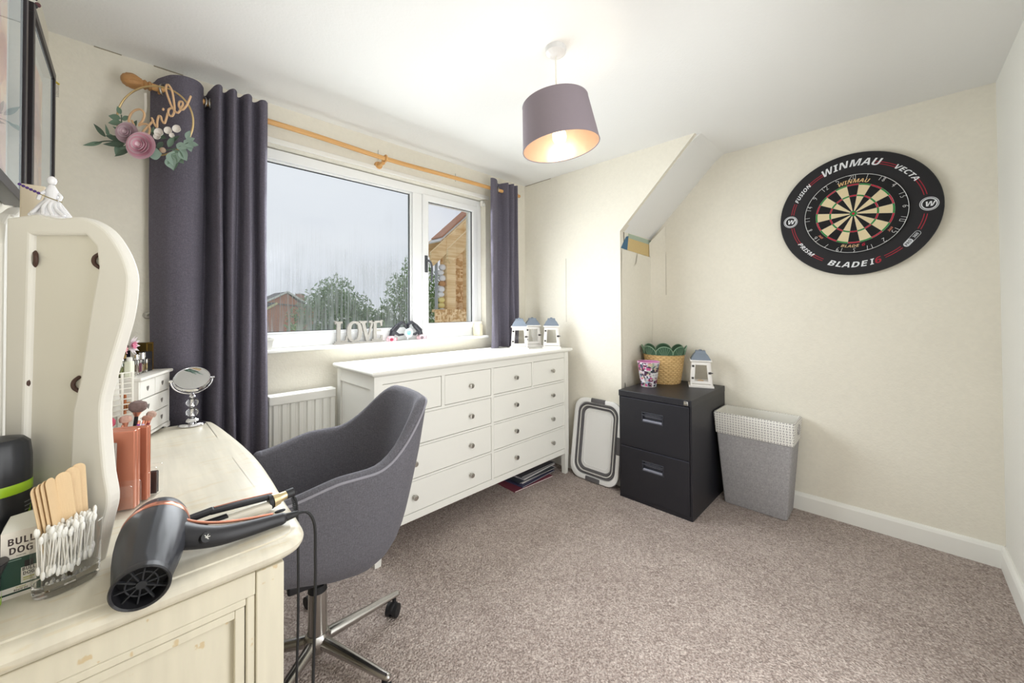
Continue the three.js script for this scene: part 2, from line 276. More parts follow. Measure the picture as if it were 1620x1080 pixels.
// torn wallpaper in the recess: bare plaster, an older blue paper, the peeling edge
{
  const plaster = std({ color: 0xd9c08a, bumpMap: T.wallB, bumpScale: 0.002, roughness: 0.95 }), bluep = std({ color: 0x4d7390, roughness: 0.9 }), greenp = std({ color: 0xb3c2b0, roughness: 0.9 }), paper = std({ map: T.wallC, bumpMap: T.wallB, bumpScale: 0.0007, roughness: 0.92, side: THREE.DoubleSide });
  const z = ZK + 0.0012;
  part(knee, 'bare_plaster', ex(shapeOf([[XC + 0.10, 1.685], [XC + 0.485, 1.665], [XC + 0.488, 1.79], [XC + 0.12, 1.80]]), 0.0015).translate(0, 0, z - 0.001), plaster).userData.label = 'strip of bare yellowish plaster';
  part(knee, 'green_paper_edge', ex(shapeOf([[XC + 0.12, 1.775], [XC + 0.488, 1.765], [XC + 0.488, 1.80], [XC + 0.12, 1.808]]), 0.002).translate(0, 0, z - 0.001), greenp);
  part(knee, 'blue_paper_scrap', ex(shapeOf([[XC + 0.01, 1.69], [XC + 0.10, 1.685], [XC + 0.12, 1.79], [XC + 0.085, 1.78]]), 0.0022).translate(0, 0, z - 0.001), bluep).userData.label = 'scrap of old blue wallpaper';
  // paper hanging loose below with a torn notch
  part(knee, 'loose_wallpaper', grid(16, 20, (u, v) => { const x = lerp(XC + 0.012, XC + 0.486, u), yTop = 1.682 - 0.02 * u - (u > 0.33 && u < 0.5 ? 0.13 * (1 - Math.abs(u - 0.4) / 0.1 * 1) * (Math.abs(u - 0.4) < 0.1 ? 1 : 0) : 0); const y = lerp(0.72, yTop, v); return [x, y, ZK + 0.002 + 0.006 * Math.pow(v, 6) + 0.012 * sst(0.85, 1, u) * sst(0.25, 0.6, v)]; }), paper);
  const rp = part(scene.getObjectByName('wall_right'), 'peeling_wallpaper', grid(10, 20, (u, v) => { const z0 = ZK + 0.006, zz = lerp(z0, z0 + 0.115, u), yTop = lerp(1.775, 1.905, u), y = lerp(0.72, yTop, v); const lift = 0.034 * Math.pow(1 - u, 1.3) * sst(0.42, 0.7, v) + 0.010 * sst(0.82, 1, v) * (1 - 0.5 * u) + 0.0006; return [XR - lift, y, zz]; }), paper);
  // hairline cracks in the paper joints
  const crack = std({ color: 0x948a76, roughness: 1 });
  part(scene.getObjectByName('wall_cheek'), 'paper_joint', bx(XC - 0.0008, XC, 1.15, 1.66, 0.449, 0.4512), crack);
  part(scene.getObjectByName('wall_right'), 'paper_joint', bx(XR - 0.0008, XR, 1.36, 1.70, 1.049, 1.0515), crack);
  part(scene.getObjectByName('wall_cheek'), 'ceiling_crack', bx(XC - 0.002, XC, H - 0.004, H, 0.01, 0.30), crack);
  part(scene.getObjectByName('wall_window'), 'ceiling_crack', [bx(0.12, 0.20, H - 0.003, H, 0, 0.002), bx(0.30, 0.40, H - 0.004, H, 0, 0.002)], crack);
}

// ---------------------------------------------------------------- the window
{
  const w = structGroup('window_1', 'white double glazed window with a wide fixed pane and a casement');
  const L = 0.48, R = 2.25, B = 1.05, Tp = 2.13, zf = -0.055, zb = -0.125, fr = 0.055;
  const frame = [bx(L, L + fr, B, Tp, zb, zf, 0.006), bx(R - 0.045, R, B, Tp, zb, zf, 0.006), bx(L + fr, R - 0.045, B, B + fr + 0.018, zb, zf - 0.0004, 0.004), bx(L + fr, R - 0.045, Tp - fr, Tp, zb, zf - 0.0004, 0.004), bx(1.625, 1.700, B + fr + 0.018, Tp - fr, zb, zf, 0.004)];
  part(w, 'window_frame', frame, M.upvc);
  const bead = (x0, x1, y0, y1, t, z) => [bx(x0, x0 + t, y0, y1, z - 0.012, z, 0.003), bx(x1 - t, x1, y0, y1, z - 0.012, z, 0.003), bx(x0 + t, x1 - t, y0, y0 + t, z - 0.012, z, 0.003), bx(x0 + t, x1 - t, y1 - t, y1, z - 0.012, z, 0.003)];
  part(w, 'glazing_bead', bead(L + fr, 1.625, B + fr + 0.018, Tp - fr, 0.012, -0.068), M.upvc);
  const gk = (x0, x1, y0, y1, z) => bead(x0, x1, y0, y1, 0.0035, z);
  part(w, 'gasket', gk(L + fr + 0.011, 1.615, B + fr + 0.029, Tp - fr - 0.011, -0.079), M.gasket);
  // condensation running down the inside of the fixed pane
  const cond = tex(1024, 512, (u, v) => {
    const x = u * 1.09 + 0.55, h = 1 - v; // v = 0 at the foot of the glass
    const streak = fbm(u, v, 150, 3, 3, 201), fine = fbm(u, v, 320, 10, 2, 205), cloud = fbm(u, v, 7, 5, 4, 207), lim = 0.46 + 0.36 * (cloud - 0.5) + 0.10 * sst(0.2, 1, u) - 0.16 * sst(0.34, 0.1, u);
    let c = sst(lim + 0.34, lim - 0.26, v) * (0.57 + 0.6 * (streak - 0.5) + 0.35 * (fine - 0.5) + 0.3 * (cloud - 0.5));
    c += 0.30 * sst(0.12, 0.0, v) * sst(0.50, 0.62, fbm(u, v, 90, 2, 2, 209)) - 0.28 * sst(0.66, 0.74, fbm(u, v, 120, 2, 2, 215)) * sst(0.7, 0.2, v);
    return clamp(c, 0, 0.74);
  }, [1, 1], false);
  const wet = phy({ color: 0xf4f8fb, transmission: 1, thickness: 0, roughness: 0.88, roughnessMap: cond, ior: 1.33 });
  const px0 = L + fr + 0.004, px1 = 1.632, py0 = B + fr + 0.02, py1 = Tp - fr - 0.004;
  part(w, 'fixed_pane', new THREE.PlaneGeometry(px1 - px0, py1 - py0).translate((px0 + px1) / 2, (py0 + py1) / 2, -0.09), wet, true);
  // opening casement with its own sash
  const s0 = 1.70, s1 = 2.20, b0 = B + 0.06, b1 = Tp - 0.05, sw = 0.048;
  const sash = part(w, 'sash', [bx(s0, s0 + sw, b0, b1, -0.115, -0.042, 0.008), bx(s1 - sw + 0.004, s1, b0, b1, -0.115, -0.042, 0.008), bx(s0 + 0.01, s1 - 0.01, b0, b0 + sw, -0.115, -0.0425, 0.008), bx(s0 + 0.01, s1 - 0.01, b1 - sw, b1, -0.115, -0.0425, 0.008)], M.upvc);
  part(sash, 'gasket', gk(s0 + sw - 0.001, s1 - sw + 0.005, b0 + sw - 0.001, b1 - sw + 0.001, -0.06), M.gasket);
  part(w, 'casement_pane', new THREE.PlaneGeometry(s1 - s0 - 2 * sw + 0.02, b1 - b0 - 2 * sw + 0.02).translate((s0 + s1) / 2, (b0 + b1) / 2, -0.085), M.pane);
  const dk = std({ color: 0x55575c, roughness: 0.4, metalness: 0.3 });
  part(sash, 'handle', [bx(s0 + 0.012, s0 + 0.036, 1.52, 1.64, -0.043, -0.035, 0.003), cylBetween([s0 + 0.024, 1.60, -0.04], [s0 + 0.024, 1.60, -0.008], 0.008), tube([[s0 + 0.024, 1.60, -0.006], [s0 + 0.034, 1.59, 0.0], [s0 + 0.044, 1.56, 0.0], [s0 + 0.046, 1.50, -0.002], [s0 + 0.046, 1.46, -0.004]], 0.0075, 20, 8)], dk).userData.label = 'dark grey window handle';
  part(w, 'window_board', [bx(L - 0.03, R, 1.03, 1.05, -0.13, 0.035, 0.006)], M.trim).userData.label = 'white window board';
  part(w, 'blind_bracket', [bx(2.222, 2.25, 2.085, 2.125, -0.035, -0.005, 0.003), new THREE.SphereGeometry(0.012, 12, 8).translate(2.236, 2.092, 0.004)], M.white);
  struct('trim_2', bx(L - 0.02, R + 0.03, 2.137, 2.165, -0.002, 0.012, 0.004), M.trim, 'white batten above the window');
}
// ---------------------------------------------------------------- outside
struct('ground', bx(-60, 90, -3.2, -2.8, -130, -3), M.grass, 'grass outside the window');
{
  const vb = std({ color: 0xe9e6df, roughness: 0.7 }), dark = std({ color: 0x4b5260, roughness: 0.5 });
  const h = thing('brick_house', 'distant brick house with white gable edges and chimney', 'house');
  const z = -55;
  part(h, 'wall', ex(shapeOf([[12.9, -2.8], [16.8, -2.8], [16.8, 2.3], [15.25, 3.6], [12.9, 2.35]]), 0.3).translate(0, 0, z - 0.3), M.brick);
  part(h, 'roof', [boxBetween([12.4, 2.30, z - 3], [15.3, 3.78, z - 3], 6.2, 0.12, V(0, 1, 0.001)), boxBetween([15.3, 3.78, z - 3], [17.5, 2.25, z - 3], 6.2, 0.12, V(0, 1, 0.001))], M.roofTile);
  part(h, 'gable_board', boxBetween([12.35, 2.28, z + 0.15], [15.3, 3.80, z + 0.15], 0.1, 0.22, V(0, 1, 0)), vb);
  part(h, 'gable_board', boxBetween([15.3, 3.80, z + 0.15], [17.4, 2.45, z + 0.15], 0.1, 0.22, V(0, 1, 0)), vb);
  part(h, 'chimney', bx(16.7, 17.6, 1.5, 3.6, z - 1.5, z - 0.8), M.brick);
  const wi = part(h, 'window', bx(13.0, 13.9, 1.2, 2.35, z, z + 0.05), dark); part(wi, 'frame', [bx(13.42, 13.48, 1.2, 2.35, z + 0.05, z + 0.08), bx(12.95, 13.95, 1.12, 1.2, z, z + 0.1)], vb);
  const h2 = thing('brick_house', 'nearer brick house wall with a pale sloping verge', 'house');
  const z2 = -35;
  part(h2, 'wall', ex(shapeOf([[5.4, -2.8], [12.2, -2.8], [12.2, 1.55], [9.25, 1.85], [5.4, -0.5]]), 0.3).translate(0, 0, z2 - 0.3), M.brick);
  part(h2, 'verge', boxBetween([5.4, -0.45, z2 + 0.1], [9.25, 1.92, z2 + 0.1], 0.12, 0.16), std({ color: 0xd9cf9f, roughness: 0.8 }));
  part(h2, 'roof', [boxBetween([9.25, 1.86, z2 - 1.5], [12.4, 1.55, z2 - 1.5], 3.2, 0.10, V(0, 1, 0.001))], M.roofTile);
}
// trees: trunk and branches with leaves scattered over lumpy crowns
const leafGeo = (() => { const s = new THREE.Shape(); s.moveTo(0, -0.5); s.quadraticCurveTo(0.34, -0.1, 0, 0.5); s.quadraticCurveTo(-0.34, -0.1, 0, -0.5); const g = new THREE.ShapeGeometry(s, 3); g.translate(0, 0, 0); return g; })();
const leafMats = [[138, 164, 108], [150, 172, 132], [164, 182, 134]].map(([r, g, b]) => phy({ color: new THREE.Color(`rgb(${r},${g},${b})`), roughness: 0.9, transmission: 0.3, thickness: 0, side: THREE.DoubleSide }));
const bark = std({ color: 0x6b5d4d, roughness: 1 });
function tree(name, label, cx, cz, base, blobs, nLeaf, size, mi, group) {
  const t = thing(name, label, 'tree', [cx, base, cz], 0, group);
  const top = Math.max(...blobs.map((b) => b[1]));
  part(t, 'trunk', [cylBetween([0, 0, 0], [0, top * 0.7, 0], 0.16, 0.06, 8), ...blobs.map((b) => cylBetween([0, b[1] * 0.45, 0], [b[0], b[1], b[2]], 0.06, 0.02, 6))], bark);
  const m = new THREE.InstancedMesh(leafGeo, leafMats[mi], nLeaf), q = new THREE.Quaternion(), e = new THREE.Euler(), mat = new THREE.Matrix4(), col = new THREE.Color();
  const vol = blobs.map((b) => b[3] ** 2.4), tot = vol.reduce((a, b) => a + b, 0);
  for (let i = 0; i < nLeaf; i++) {
    let k = 0, r = rnd() * tot; while (r > vol[k] && k < blobs.length - 1) r -= vol[k++];
    const b = blobs[k], th = rnd() * 2 * Math.PI, cp = rr(-1, 1), sp = Math.sqrt(1 - cp * cp), rad = b[3] * Math.pow(rnd(), 0.42) * (0.86 + 0.3 * noise2(th * 3, cp * 4, 64, 64, 7 + k));
    e.set(rr(0, 6.28), rr(0, 6.28), rr(0, 6.28)); q.setFromEuler(e); const s = size * rr(0.6, 1.3);
    mat.compose(V(b[0] + rad * sp * Math.cos(th), b[1] + rad * cp * (b[4] ?? 0.9), b[2] + rad * sp * Math.sin(th)), q, V(s, s, s)); m.setMatrixAt(i, mat);
    const g = rr(0.8, 1.15); col.setRGB(g * rr(0.9, 1.1), g, g * rr(0.85, 1.05)); m.setColorAt(i, col);
  }
  m.name = 'foliage'; m.userData.kind = 'stuff'; m.castShadow = m.receiveShadow = true; t.add(m); return t;
}
tree('garden_tree', 'round grey-green tree behind the misted glass', 6.3, -14, -2.8, [[0, 4.9, 0, 0.72], [-0.6, 4.3, 0.2, 0.8], [0.7, 4.2, 0, 0.8], [-1.1, 3.6, 0, 0.8], [0.1, 3.3, 0.3, 1.1], [1.2, 3.4, 0, 0.8]], 5200, 0.17, 1);
tree('garden_tree', 'tall leafy tree close to the mullion of the window', 9.9, -14, -2.8, [[0.1, 6.1, 0, 0.7], [-0.5, 5.2, 0, 0.8], [0.5, 5.4, 0, 0.9], [-0.9, 4.4, 0.2, 0.8], [0.2, 4.2, 0, 1.1], [-1.4, 3.7, 0, 0.7], [0.6, 3.0, 0.3, 1.1], [-0.7, 3.0, 0.2, 1.0], [1.3, 4.6, 0, 0.9]], 7000, 0.17, 0);
tree('garden_tree', 'low bushy tree in the dip between the two larger trees', 8.1, -15, -2.8, [[0, 3.5, 0, 0.9], [-0.9, 3.0, 0.2, 0.9], [0.9, 3.1, 0, 0.9]], 3600, 0.17, 2);
tree('garden_tree', 'distant dark tree behind the brick house', 13.0, -70, -2.8, [[-2.5, 4.6, 0, 2.2], [0.5, 4.9, 0, 2.2], [-5, 4.2, 0, 2.4]], 2600, 0.5, 0);
tree('garden_tree', 'distant trees right of the chimney', 22.5, -75, -2.8, [[-4, 4.2, 0, 2.6], [0, 4.6, 0, 2.8], [4, 4.4, 0, 2.8], [8, 4.6, 0, 3]], 4200, 0.5, 1);
tree('garden_tree', 'small bright green tree seen beside the timber frame', 9.0, -9.4, -2.8, [[0, 3.3, 0, 0.75], [0.45, 3.9, 0, 0.35], [0.15, 4.9, 0, 0.42, 1.4], [0.8, 3.2, 0.1, 0.8]], 3200, 0.13, 0);
{
  const t = thing('garden_hedge', 'long green hedge along the foot of the window view', 'hedge', [0, -2.8, -11]);
  const n = 9000, m = new THREE.InstancedMesh(leafGeo, leafMats[2], n), q = new THREE.Quaternion(), e = new THREE.Euler(), mat = new THREE.Matrix4(), col = new THREE.Color();
  for (let i = 0; i < n; i++) { e.set(rr(0, 6.28), rr(0, 6.28), rr(0, 6.28)); q.setFromEuler(e); const x = rr(3.3, 11), s = rr(0.1, 0.2); mat.compose(V(x, rr(1.6, 3.15 + 0.35 * Math.sin(x * 2.1) + 0.2 * Math.sin(x * 5)), rr(-0.6, 0.6)), q, V(s, s, s)); m.setMatrixAt(i, mat); const g = rr(0.8, 1.2); col.setRGB(g, g * 1.02, g * 0.9); m.setColorAt(i, col); }
  m.name = 'foliage'; m.userData.kind = 'stuff'; t.add(m);
  part(t, 'stems', Array.from({ length: 12 }, (_, i) => cylBetween([3.6 + i * 0.63, 0, 0], [3.5 + i * 0.63 + rr(-0.1, 0.1), 2.6, 0], 0.03, 0.015, 6)), bark);
}
{ // timber dormer being built next door
  const d = thing('timber_dormer', 'unfinished timber dormer frame outside the casement', 'building');
  const slope = Math.atan2(0.64, 0.72);
  for (const [z, dx] of [[-2.5, 0], [-2.08, 0.0], [-1.66, 0.0], [-2.95, 0.0]]) {
    const s = shapeOf([[3.36 + dx, 1.95], [3.40 + dx, 1.90], [5.1, 1.90 + 1.7 * Math.tan(slope)], [5.1, 2.10 + 1.74 * Math.tan(slope)], [3.36 + dx, 2.10]]);
    part(d, 'rafter', ex(s, 0.05, 0.003).translate(0, 0, z - 0.025), M.pine);
  }
  const felt = std({ color: 0xb98a72, roughness: 0.9 }), white = std({ color: 0xdfe0e0, roughness: 0.8 });
  part(d, 'roof_deck', boxBetween([3.56, 2.295, -2.70], [5.1, 3.66, -2.70], 0.3, 0.02, V(0, 1, 0.001)), white);
  for (let i = 0; i < 7; i++) { const k = i / 7; part(d, 'roof_tile', boxBetween([3.60 + 0.2 * i, 2.365 + 0.178 * i, -2.70], [3.84 + 0.2 * i, 2.575 + 0.178 * i, -2.70], 0.28, 0.022, V(0, 1, 0.001), 0.005), felt); }
  part(d, 'stud', bx(3.63, 3.79, 1.22, 2.35, -2.56, -2.46, 0.003), M.pine);
  part(d, 'stud', bx(3.955, 4.0, 1.22, 2.6, -2.5, -2.40, 0.003), M.pine);
  part(d, 'stud', bx(4.35, 4.4, 1.22, 2.9, -2.5, -2.40, 0.003), M.pine);
  part(d, 'inner_panel', bx(3.70, 4.9, 1.22, 2.45, -2.75, -2.73), M.osb);
  part(d, 'osb_panel', bx(3.39, 4.9, 1.02, 1.262, -2.44, -2.42), M.osb).userData.label = 'flaky chipboard panel';
  part(d, 'sill_plate', bx(3.45, 4.9, 1.22, 1.262, -2.6, -2.44), M.pine);
  for (let i = 0; i < 9; i++) { const y = 1.24 + i * 0.082; part(d, 'insulation_block', new THREE.IcosahedronGeometry(0.062, 1).scale(1, rr(0.65, 0.85), 0.8).translate(3.565 + rr(-0.02, 0.02), y, -2.52), i === 1 || i === 2 ? std({ color: 0xe2d28a, roughness: 1 }) : i === 5 ? std({ color: 0xb98a5c, roughness: 1 }) : white); }
  part(d, 'corner_strip', bx(3.475, 3.49, 1.22, 2.05, -2.56, -2.50), std({ color: 0xa3a6a8, roughness: 0.6 }));
  part(d, 'base_wall', bx(3.5, 4.9, -2.8, 1.02, -3.0, -2.46), M.brick);
}
// ---------------------------------------------------------------- chest of drawers
{
  const X0 = 1.047, X1 = 2.647, Z0 = 0.055, Z1 = 0.556, d = thing('chest_of_drawers', 'long white painted chest of drawers under the window', 'dresser', [1.847, 0, 0.305]);
  const o = (x0, x1, y0, y1, z0, z1, r) => bx(x0 - 1.847, x1 - 1.847, y0, y1, z0 - 0.305, z1 - 0.305, r);
  const top = [[X0, Z0], [X1, Z0], [X1, Z1], [X0, Z1]].map(([x, z]) => [x - 1.847, z - 0.305]);
  const ring = (i, y) => insetLoop(top, i).map(([x, z]) => [x, y, z]);
  part(d, 'top', loft([ring(0.026, 0.926), ring(0.012, 0.930), ring(0.002, 0.938), ring(0, 0.944), ring(0.001, 0.951), ring(0.004, 0.955)]), M.white);
  const fx0 = X0 + 0.022, fx1 = X1 - 0.022, fz1 = Z1 - 0.028, fz0 = Z0 + 0.012, lw = 0.044;
  for (const [x, z] of [[fx0, fz1 - lw], [fx1 - lw, fz1 - lw], [fx0, fz0], [fx1 - lw, fz0]]) part(d, 'leg', loft([[0, 0.006, 0.0], [0.2, 0, 0], [0.928, 0, 0]].map(([y, i]) => [[x + i - 1.847, y, z + i - 0.305], [x + lw - i - 1.847, y, z + i - 0.305], [x + lw - i - 1.847, y, z + lw - i - 0.305], [x + i - 1.847, y, z + lw - i - 0.305]])), M.white);
  for (const x of [fx0, fx1 - 0.03]) { // side frames with a recessed panel
    part(d, 'side_rail', o(x + 0.002, x + 0.028, 0.86, 0.928, fz0 + lw, fz1 - lw, 0.002), M.white); part(d, 'side_rail', o(x + 0.002, x + 0.028, 0.16, 0.22, fz0 + lw, fz1 - lw, 0.002), M.white);
    part(d, 'side_panel', o(x + 0.010, x + 0.020, 0.2, 0.88, fz0 + lw - 0.01, fz1 - lw + 0.01), M.white);
  }
  part(d, 'back_panel', o(fx0 + 0.02, fx1 - 0.02, 0.16, 0.93, fz0 + 0.005, fz0 + 0.012), M.white);
  part(d, 'carcass', [o(fx0 + lw, fx1 - lw, 0.885, 0.928, fz1 - 0.03, fz1 - 0.004, 0.0015), o(fx0 + lw, fx1 - lw, 0.155, 0.193, fz1 - 0.03, fz1 - 0.004, 0.0015), o(1.834, 1.853, 0.19, 0.89, fz1 - 0.03, fz1 - 0.004, 0.0015),
    ...[[0.703, 0.716], [0.53, 0.541], [0.356, 0.367]].flatMap(([a, b]) => [o(1.106, 1.834, a, b, fz1 - 0.03, fz1 - 0.005), o(1.853, 2.59, a, b, fz1 - 0.03, fz1 - 0.005)]), o(1.463, 1.484, 0.716, 0.886, fz1 - 0.03, fz1 - 0.005), o(2.213, 2.227, 0.716, 0.886, fz1 - 0.03, fz1 - 0.005),
    o(1.09, 2.6, 0.16, 0.17, fz0 + 0.02, fz1 - 0.03), o(fx0 + lw - 0.002, 1.107, 0.16, 0.93, fz1 - 0.03, fz1 - 0.006), o(2.589, fx1 - lw + 0.002, 0.16, 0.93, fz1 - 0.03, fz1 - 0.006)], M.white);
  const knob = lathe([[0, 0], [0.0075, 0], [0.006, 0.006], [0.0055, 0.012], [0.0115, 0.016], [0.0145, 0.021], [0.0135, 0.026], [0.008, 0.029], [0, 0.030]], 20).rotateX(Math.PI / 2);
  const drawer = (x0, x1, y0, y1, ks) => { const g = 0.0025, f = part(d, 'drawer', o(x0 + g, x1 - g, y0 + g, y1 - g, fz1 - 0.35, fz1 - 0.006, 0.002), M.white); for (const k of ks) part(f, 'knob', knob.clone().translate(k - 1.847, (y0 + y1) / 2 + 0.002, fz1 - 0.0065 - 0.305), M.nickel); };
  drawer(1.107, 1.463, 0.716, 0.885, [1.288]); drawer(1.484, 1.834, 0.716, 0.885, [1.665]); drawer(1.853, 2.213, 0.716, 0.885, [2.046]); drawer(2.227, 2.589, 0.716, 0.885, [2.43]);
  for (const [a, b] of [[0.541, 0.703], [0.367, 0.53], [0.193, 0.356]]) { drawer(1.107, 1.834, a, b, [1.288, 1.665]); drawer(1.853, 2.589, a, b, [2.046, 2.43]); }
}
// ---------------------------------------------------------------- desk chair (faces the dressing table, -x)
{
  const c = thing('desk_chair', 'grey upholstered swivel chair on a steel star base', 'chair', [0.705, 0, 0.855], -0.16);
  const N = 72, yB = 0.355;
  // plan of the shell at reach 1: straight arms, rounded back
  const plan = (t, a, b) => { const s = Math.abs(t), sg = t < 0 ? -1 : 1; if (s > 0.56) { const k = (s - 0.56) / 0.44; return [lerp(0.02, -0.165, k), sg * b * lerp(1, 0.955, k * k)]; } const th = (s / 0.56) * Math.PI / 2; return [0.02 + (a - 0.02) * Math.pow(Math.cos(th), 0.72), sg * b * Math.pow(Math.sin(th), 0.72)]; };
  const rim = (t) => { const s = Math.abs(t); return 0.712 + 0.040 * sst(1, 0.5, s) + 0.172 * sst(0.50, 0.15, s); };
  const at = (t, y, inset) => { // outer skin at height y
    const k = clamp((y - yB) / (0.94 - yB)), a = lerp(0.262, 0.375, k) - inset, b = lerp(0.212, 0.292, clamp((y - yB) / (0.74 - yB))) - inset, [x, z] = plan(t, a, b); return [x, y, z]; };
  const th = 0.042, lift = (t) => 0.055 * sst(0.35, 1, Math.abs(t));
  const skin = grid(N, 26, (u, v) => {
    const t = lerp(-1, 1, u), h = rim(t);
    if (v < 0.48) { const k = v / 0.48, y = lerp(yB + lift(t), h - 0.022, k), e = 0.055 * Math.pow(1 - k, 9); return at(t, y, e); }
    if (v < 0.62) { const k = (v - 0.48) / 0.14 * Math.PI, p = at(t, h - 0.022 + 0.022 * Math.sin(k), th / 2 * (1 - Math.cos(k))); return p; }
    const k = (v - 0.62) / 0.38, y = lerp(h - 0.022, 0.44, k); return at(t, y, th + 0.012 * k);
  });
  part(c, 'shell', skin, M.chairFabric);
  part(c, 'arm_end', [-1, 1].map((s) => { const pts = []; for (let i = 0; i <= 8; i++) { const y = lerp(yB + lift(1) + 0.01, rim(1) - 0.02, i / 8); pts.push(at(s, y, th / 2)); } return tube(pts, th / 2, 24, 12); }), M.chairFabric);
  const pp = []; for (let i = 0; i <= 90; i++) { const t = lerp(-1, 1, i / 90); const p = at(t, rim(t) - 0.015, 0.001); pp.push(V(...p)); }
  part(c, 'piping', tube(pp, 0.0042, 200, 8), M.piping);
  // seat cushion and underside
  const loop = (f, y, inset) => { const r = []; for (let i = 0; i <= 60; i++) { const t = lerp(-1, 1, i / 60); const p = at(t, y, inset); r.push([p[0], f + (f < 0.4 ? lift(t) : 0), p[2]]); } return r; };
  part(c, 'seat_cushion', loft([loop(0.42, 0.44, th + 0.02), loop(0.45, 0.46, th + 0.012), loop(0.475, 0.46, th + 0.016), loop(0.487, 0.46, th + 0.035), loop(0.492, 0.46, th + 0.07)], true, true, 0.9), M.chairFabric);
  part(c, 'underside', loft([loop(yB - 0.012, yB, 0.08), loop(yB - 0.004, yB, 0.06), loop(yB + 0.02, yB, 0.04)], true, true), M.blackMatte);
  part(c, 'seat_plate', [bx(-0.1, 0.1, 0.315, yB - 0.008, -0.07, 0.07, 0.01)], M.blackMetal);
  const post = part(c, 'gas_column', [cylBetween([0, 0.10, 0], [0, 0.275, 0], 0.032, 0.030, 24), cylBetween([0, 0.27, 0], [0, 0.33, 0], 0.014, 0.014, 20)], M.steel);
  part(post, 'collar', cylBetween([0, 0.262, 0], [0, 0.285, 0], 0.0315, 0.029, 24), M.rubber);
  part(c, 'hub', lathe([[0, 0.055], [0.03, 0.055], [0.042, 0.07], [0.044, 0.10], [0.034, 0.118], [0.028, 0.12], [0, 0.12]], 28), M.steel);
  const A0 = -3 * Math.PI / 180 - 0.16, RL = 0.315;
  for (let i = 0; i < 5; i++) {
    const a = A0 + i * 2 * Math.PI / 5, ca = Math.cos(a), sa = Math.sin(a), leg = grid(14, 12, (u, v) => { const th2 = u * 2 * Math.PI, r = lerp(0.03, RL, v), w = lerp(0.021, 0.013, v), hh = lerp(0.021, 0.011, v), y = lerp(0.088, 0.076, v); const p = Math.cos(th2) * w, q = Math.sin(th2) * hh; return [ca * r - sa * p, y + q, sa * r + ca * p]; }, true);
    const l = part(c, 'base_leg', [leg, new THREE.SphereGeometry(1, 14, 10).scale(0.013, 0.011, 0.013).translate(ca * RL, 0.076, sa * RL)], M.steel);
    const off = rr(0, 6.28), dx = Math.cos(off), dz = Math.sin(off), cx = ca * (RL - 0.012), cz = sa * (RL - 0.012);
    const wheel = (s) => { const g = new THREE.CylinderGeometry(0.025, 0.025, 0.017, 24); g.rotateX(Math.PI / 2).translate(0, 0, s * 0.014).rotateY(off).translate(cx + 0.012 * dx, 0.0255, cz - 0.012 * dz); return g; };
    const hood = new THREE.SphereGeometry(0.028, 18, 10, 0, Math.PI * 2, 0, Math.PI * 0.5).scale(1, 1, 0.85).rotateY(off).translate(cx + 0.010 * dx, 0.026, cz - 0.010 * dz);
    const ca2 = part(l, 'caster', [wheel(-1), wheel(1), hood, cylBetween([cx, 0.04, cz], [cx, 0.07, cz], 0.008)], M.rubber);
  }
}
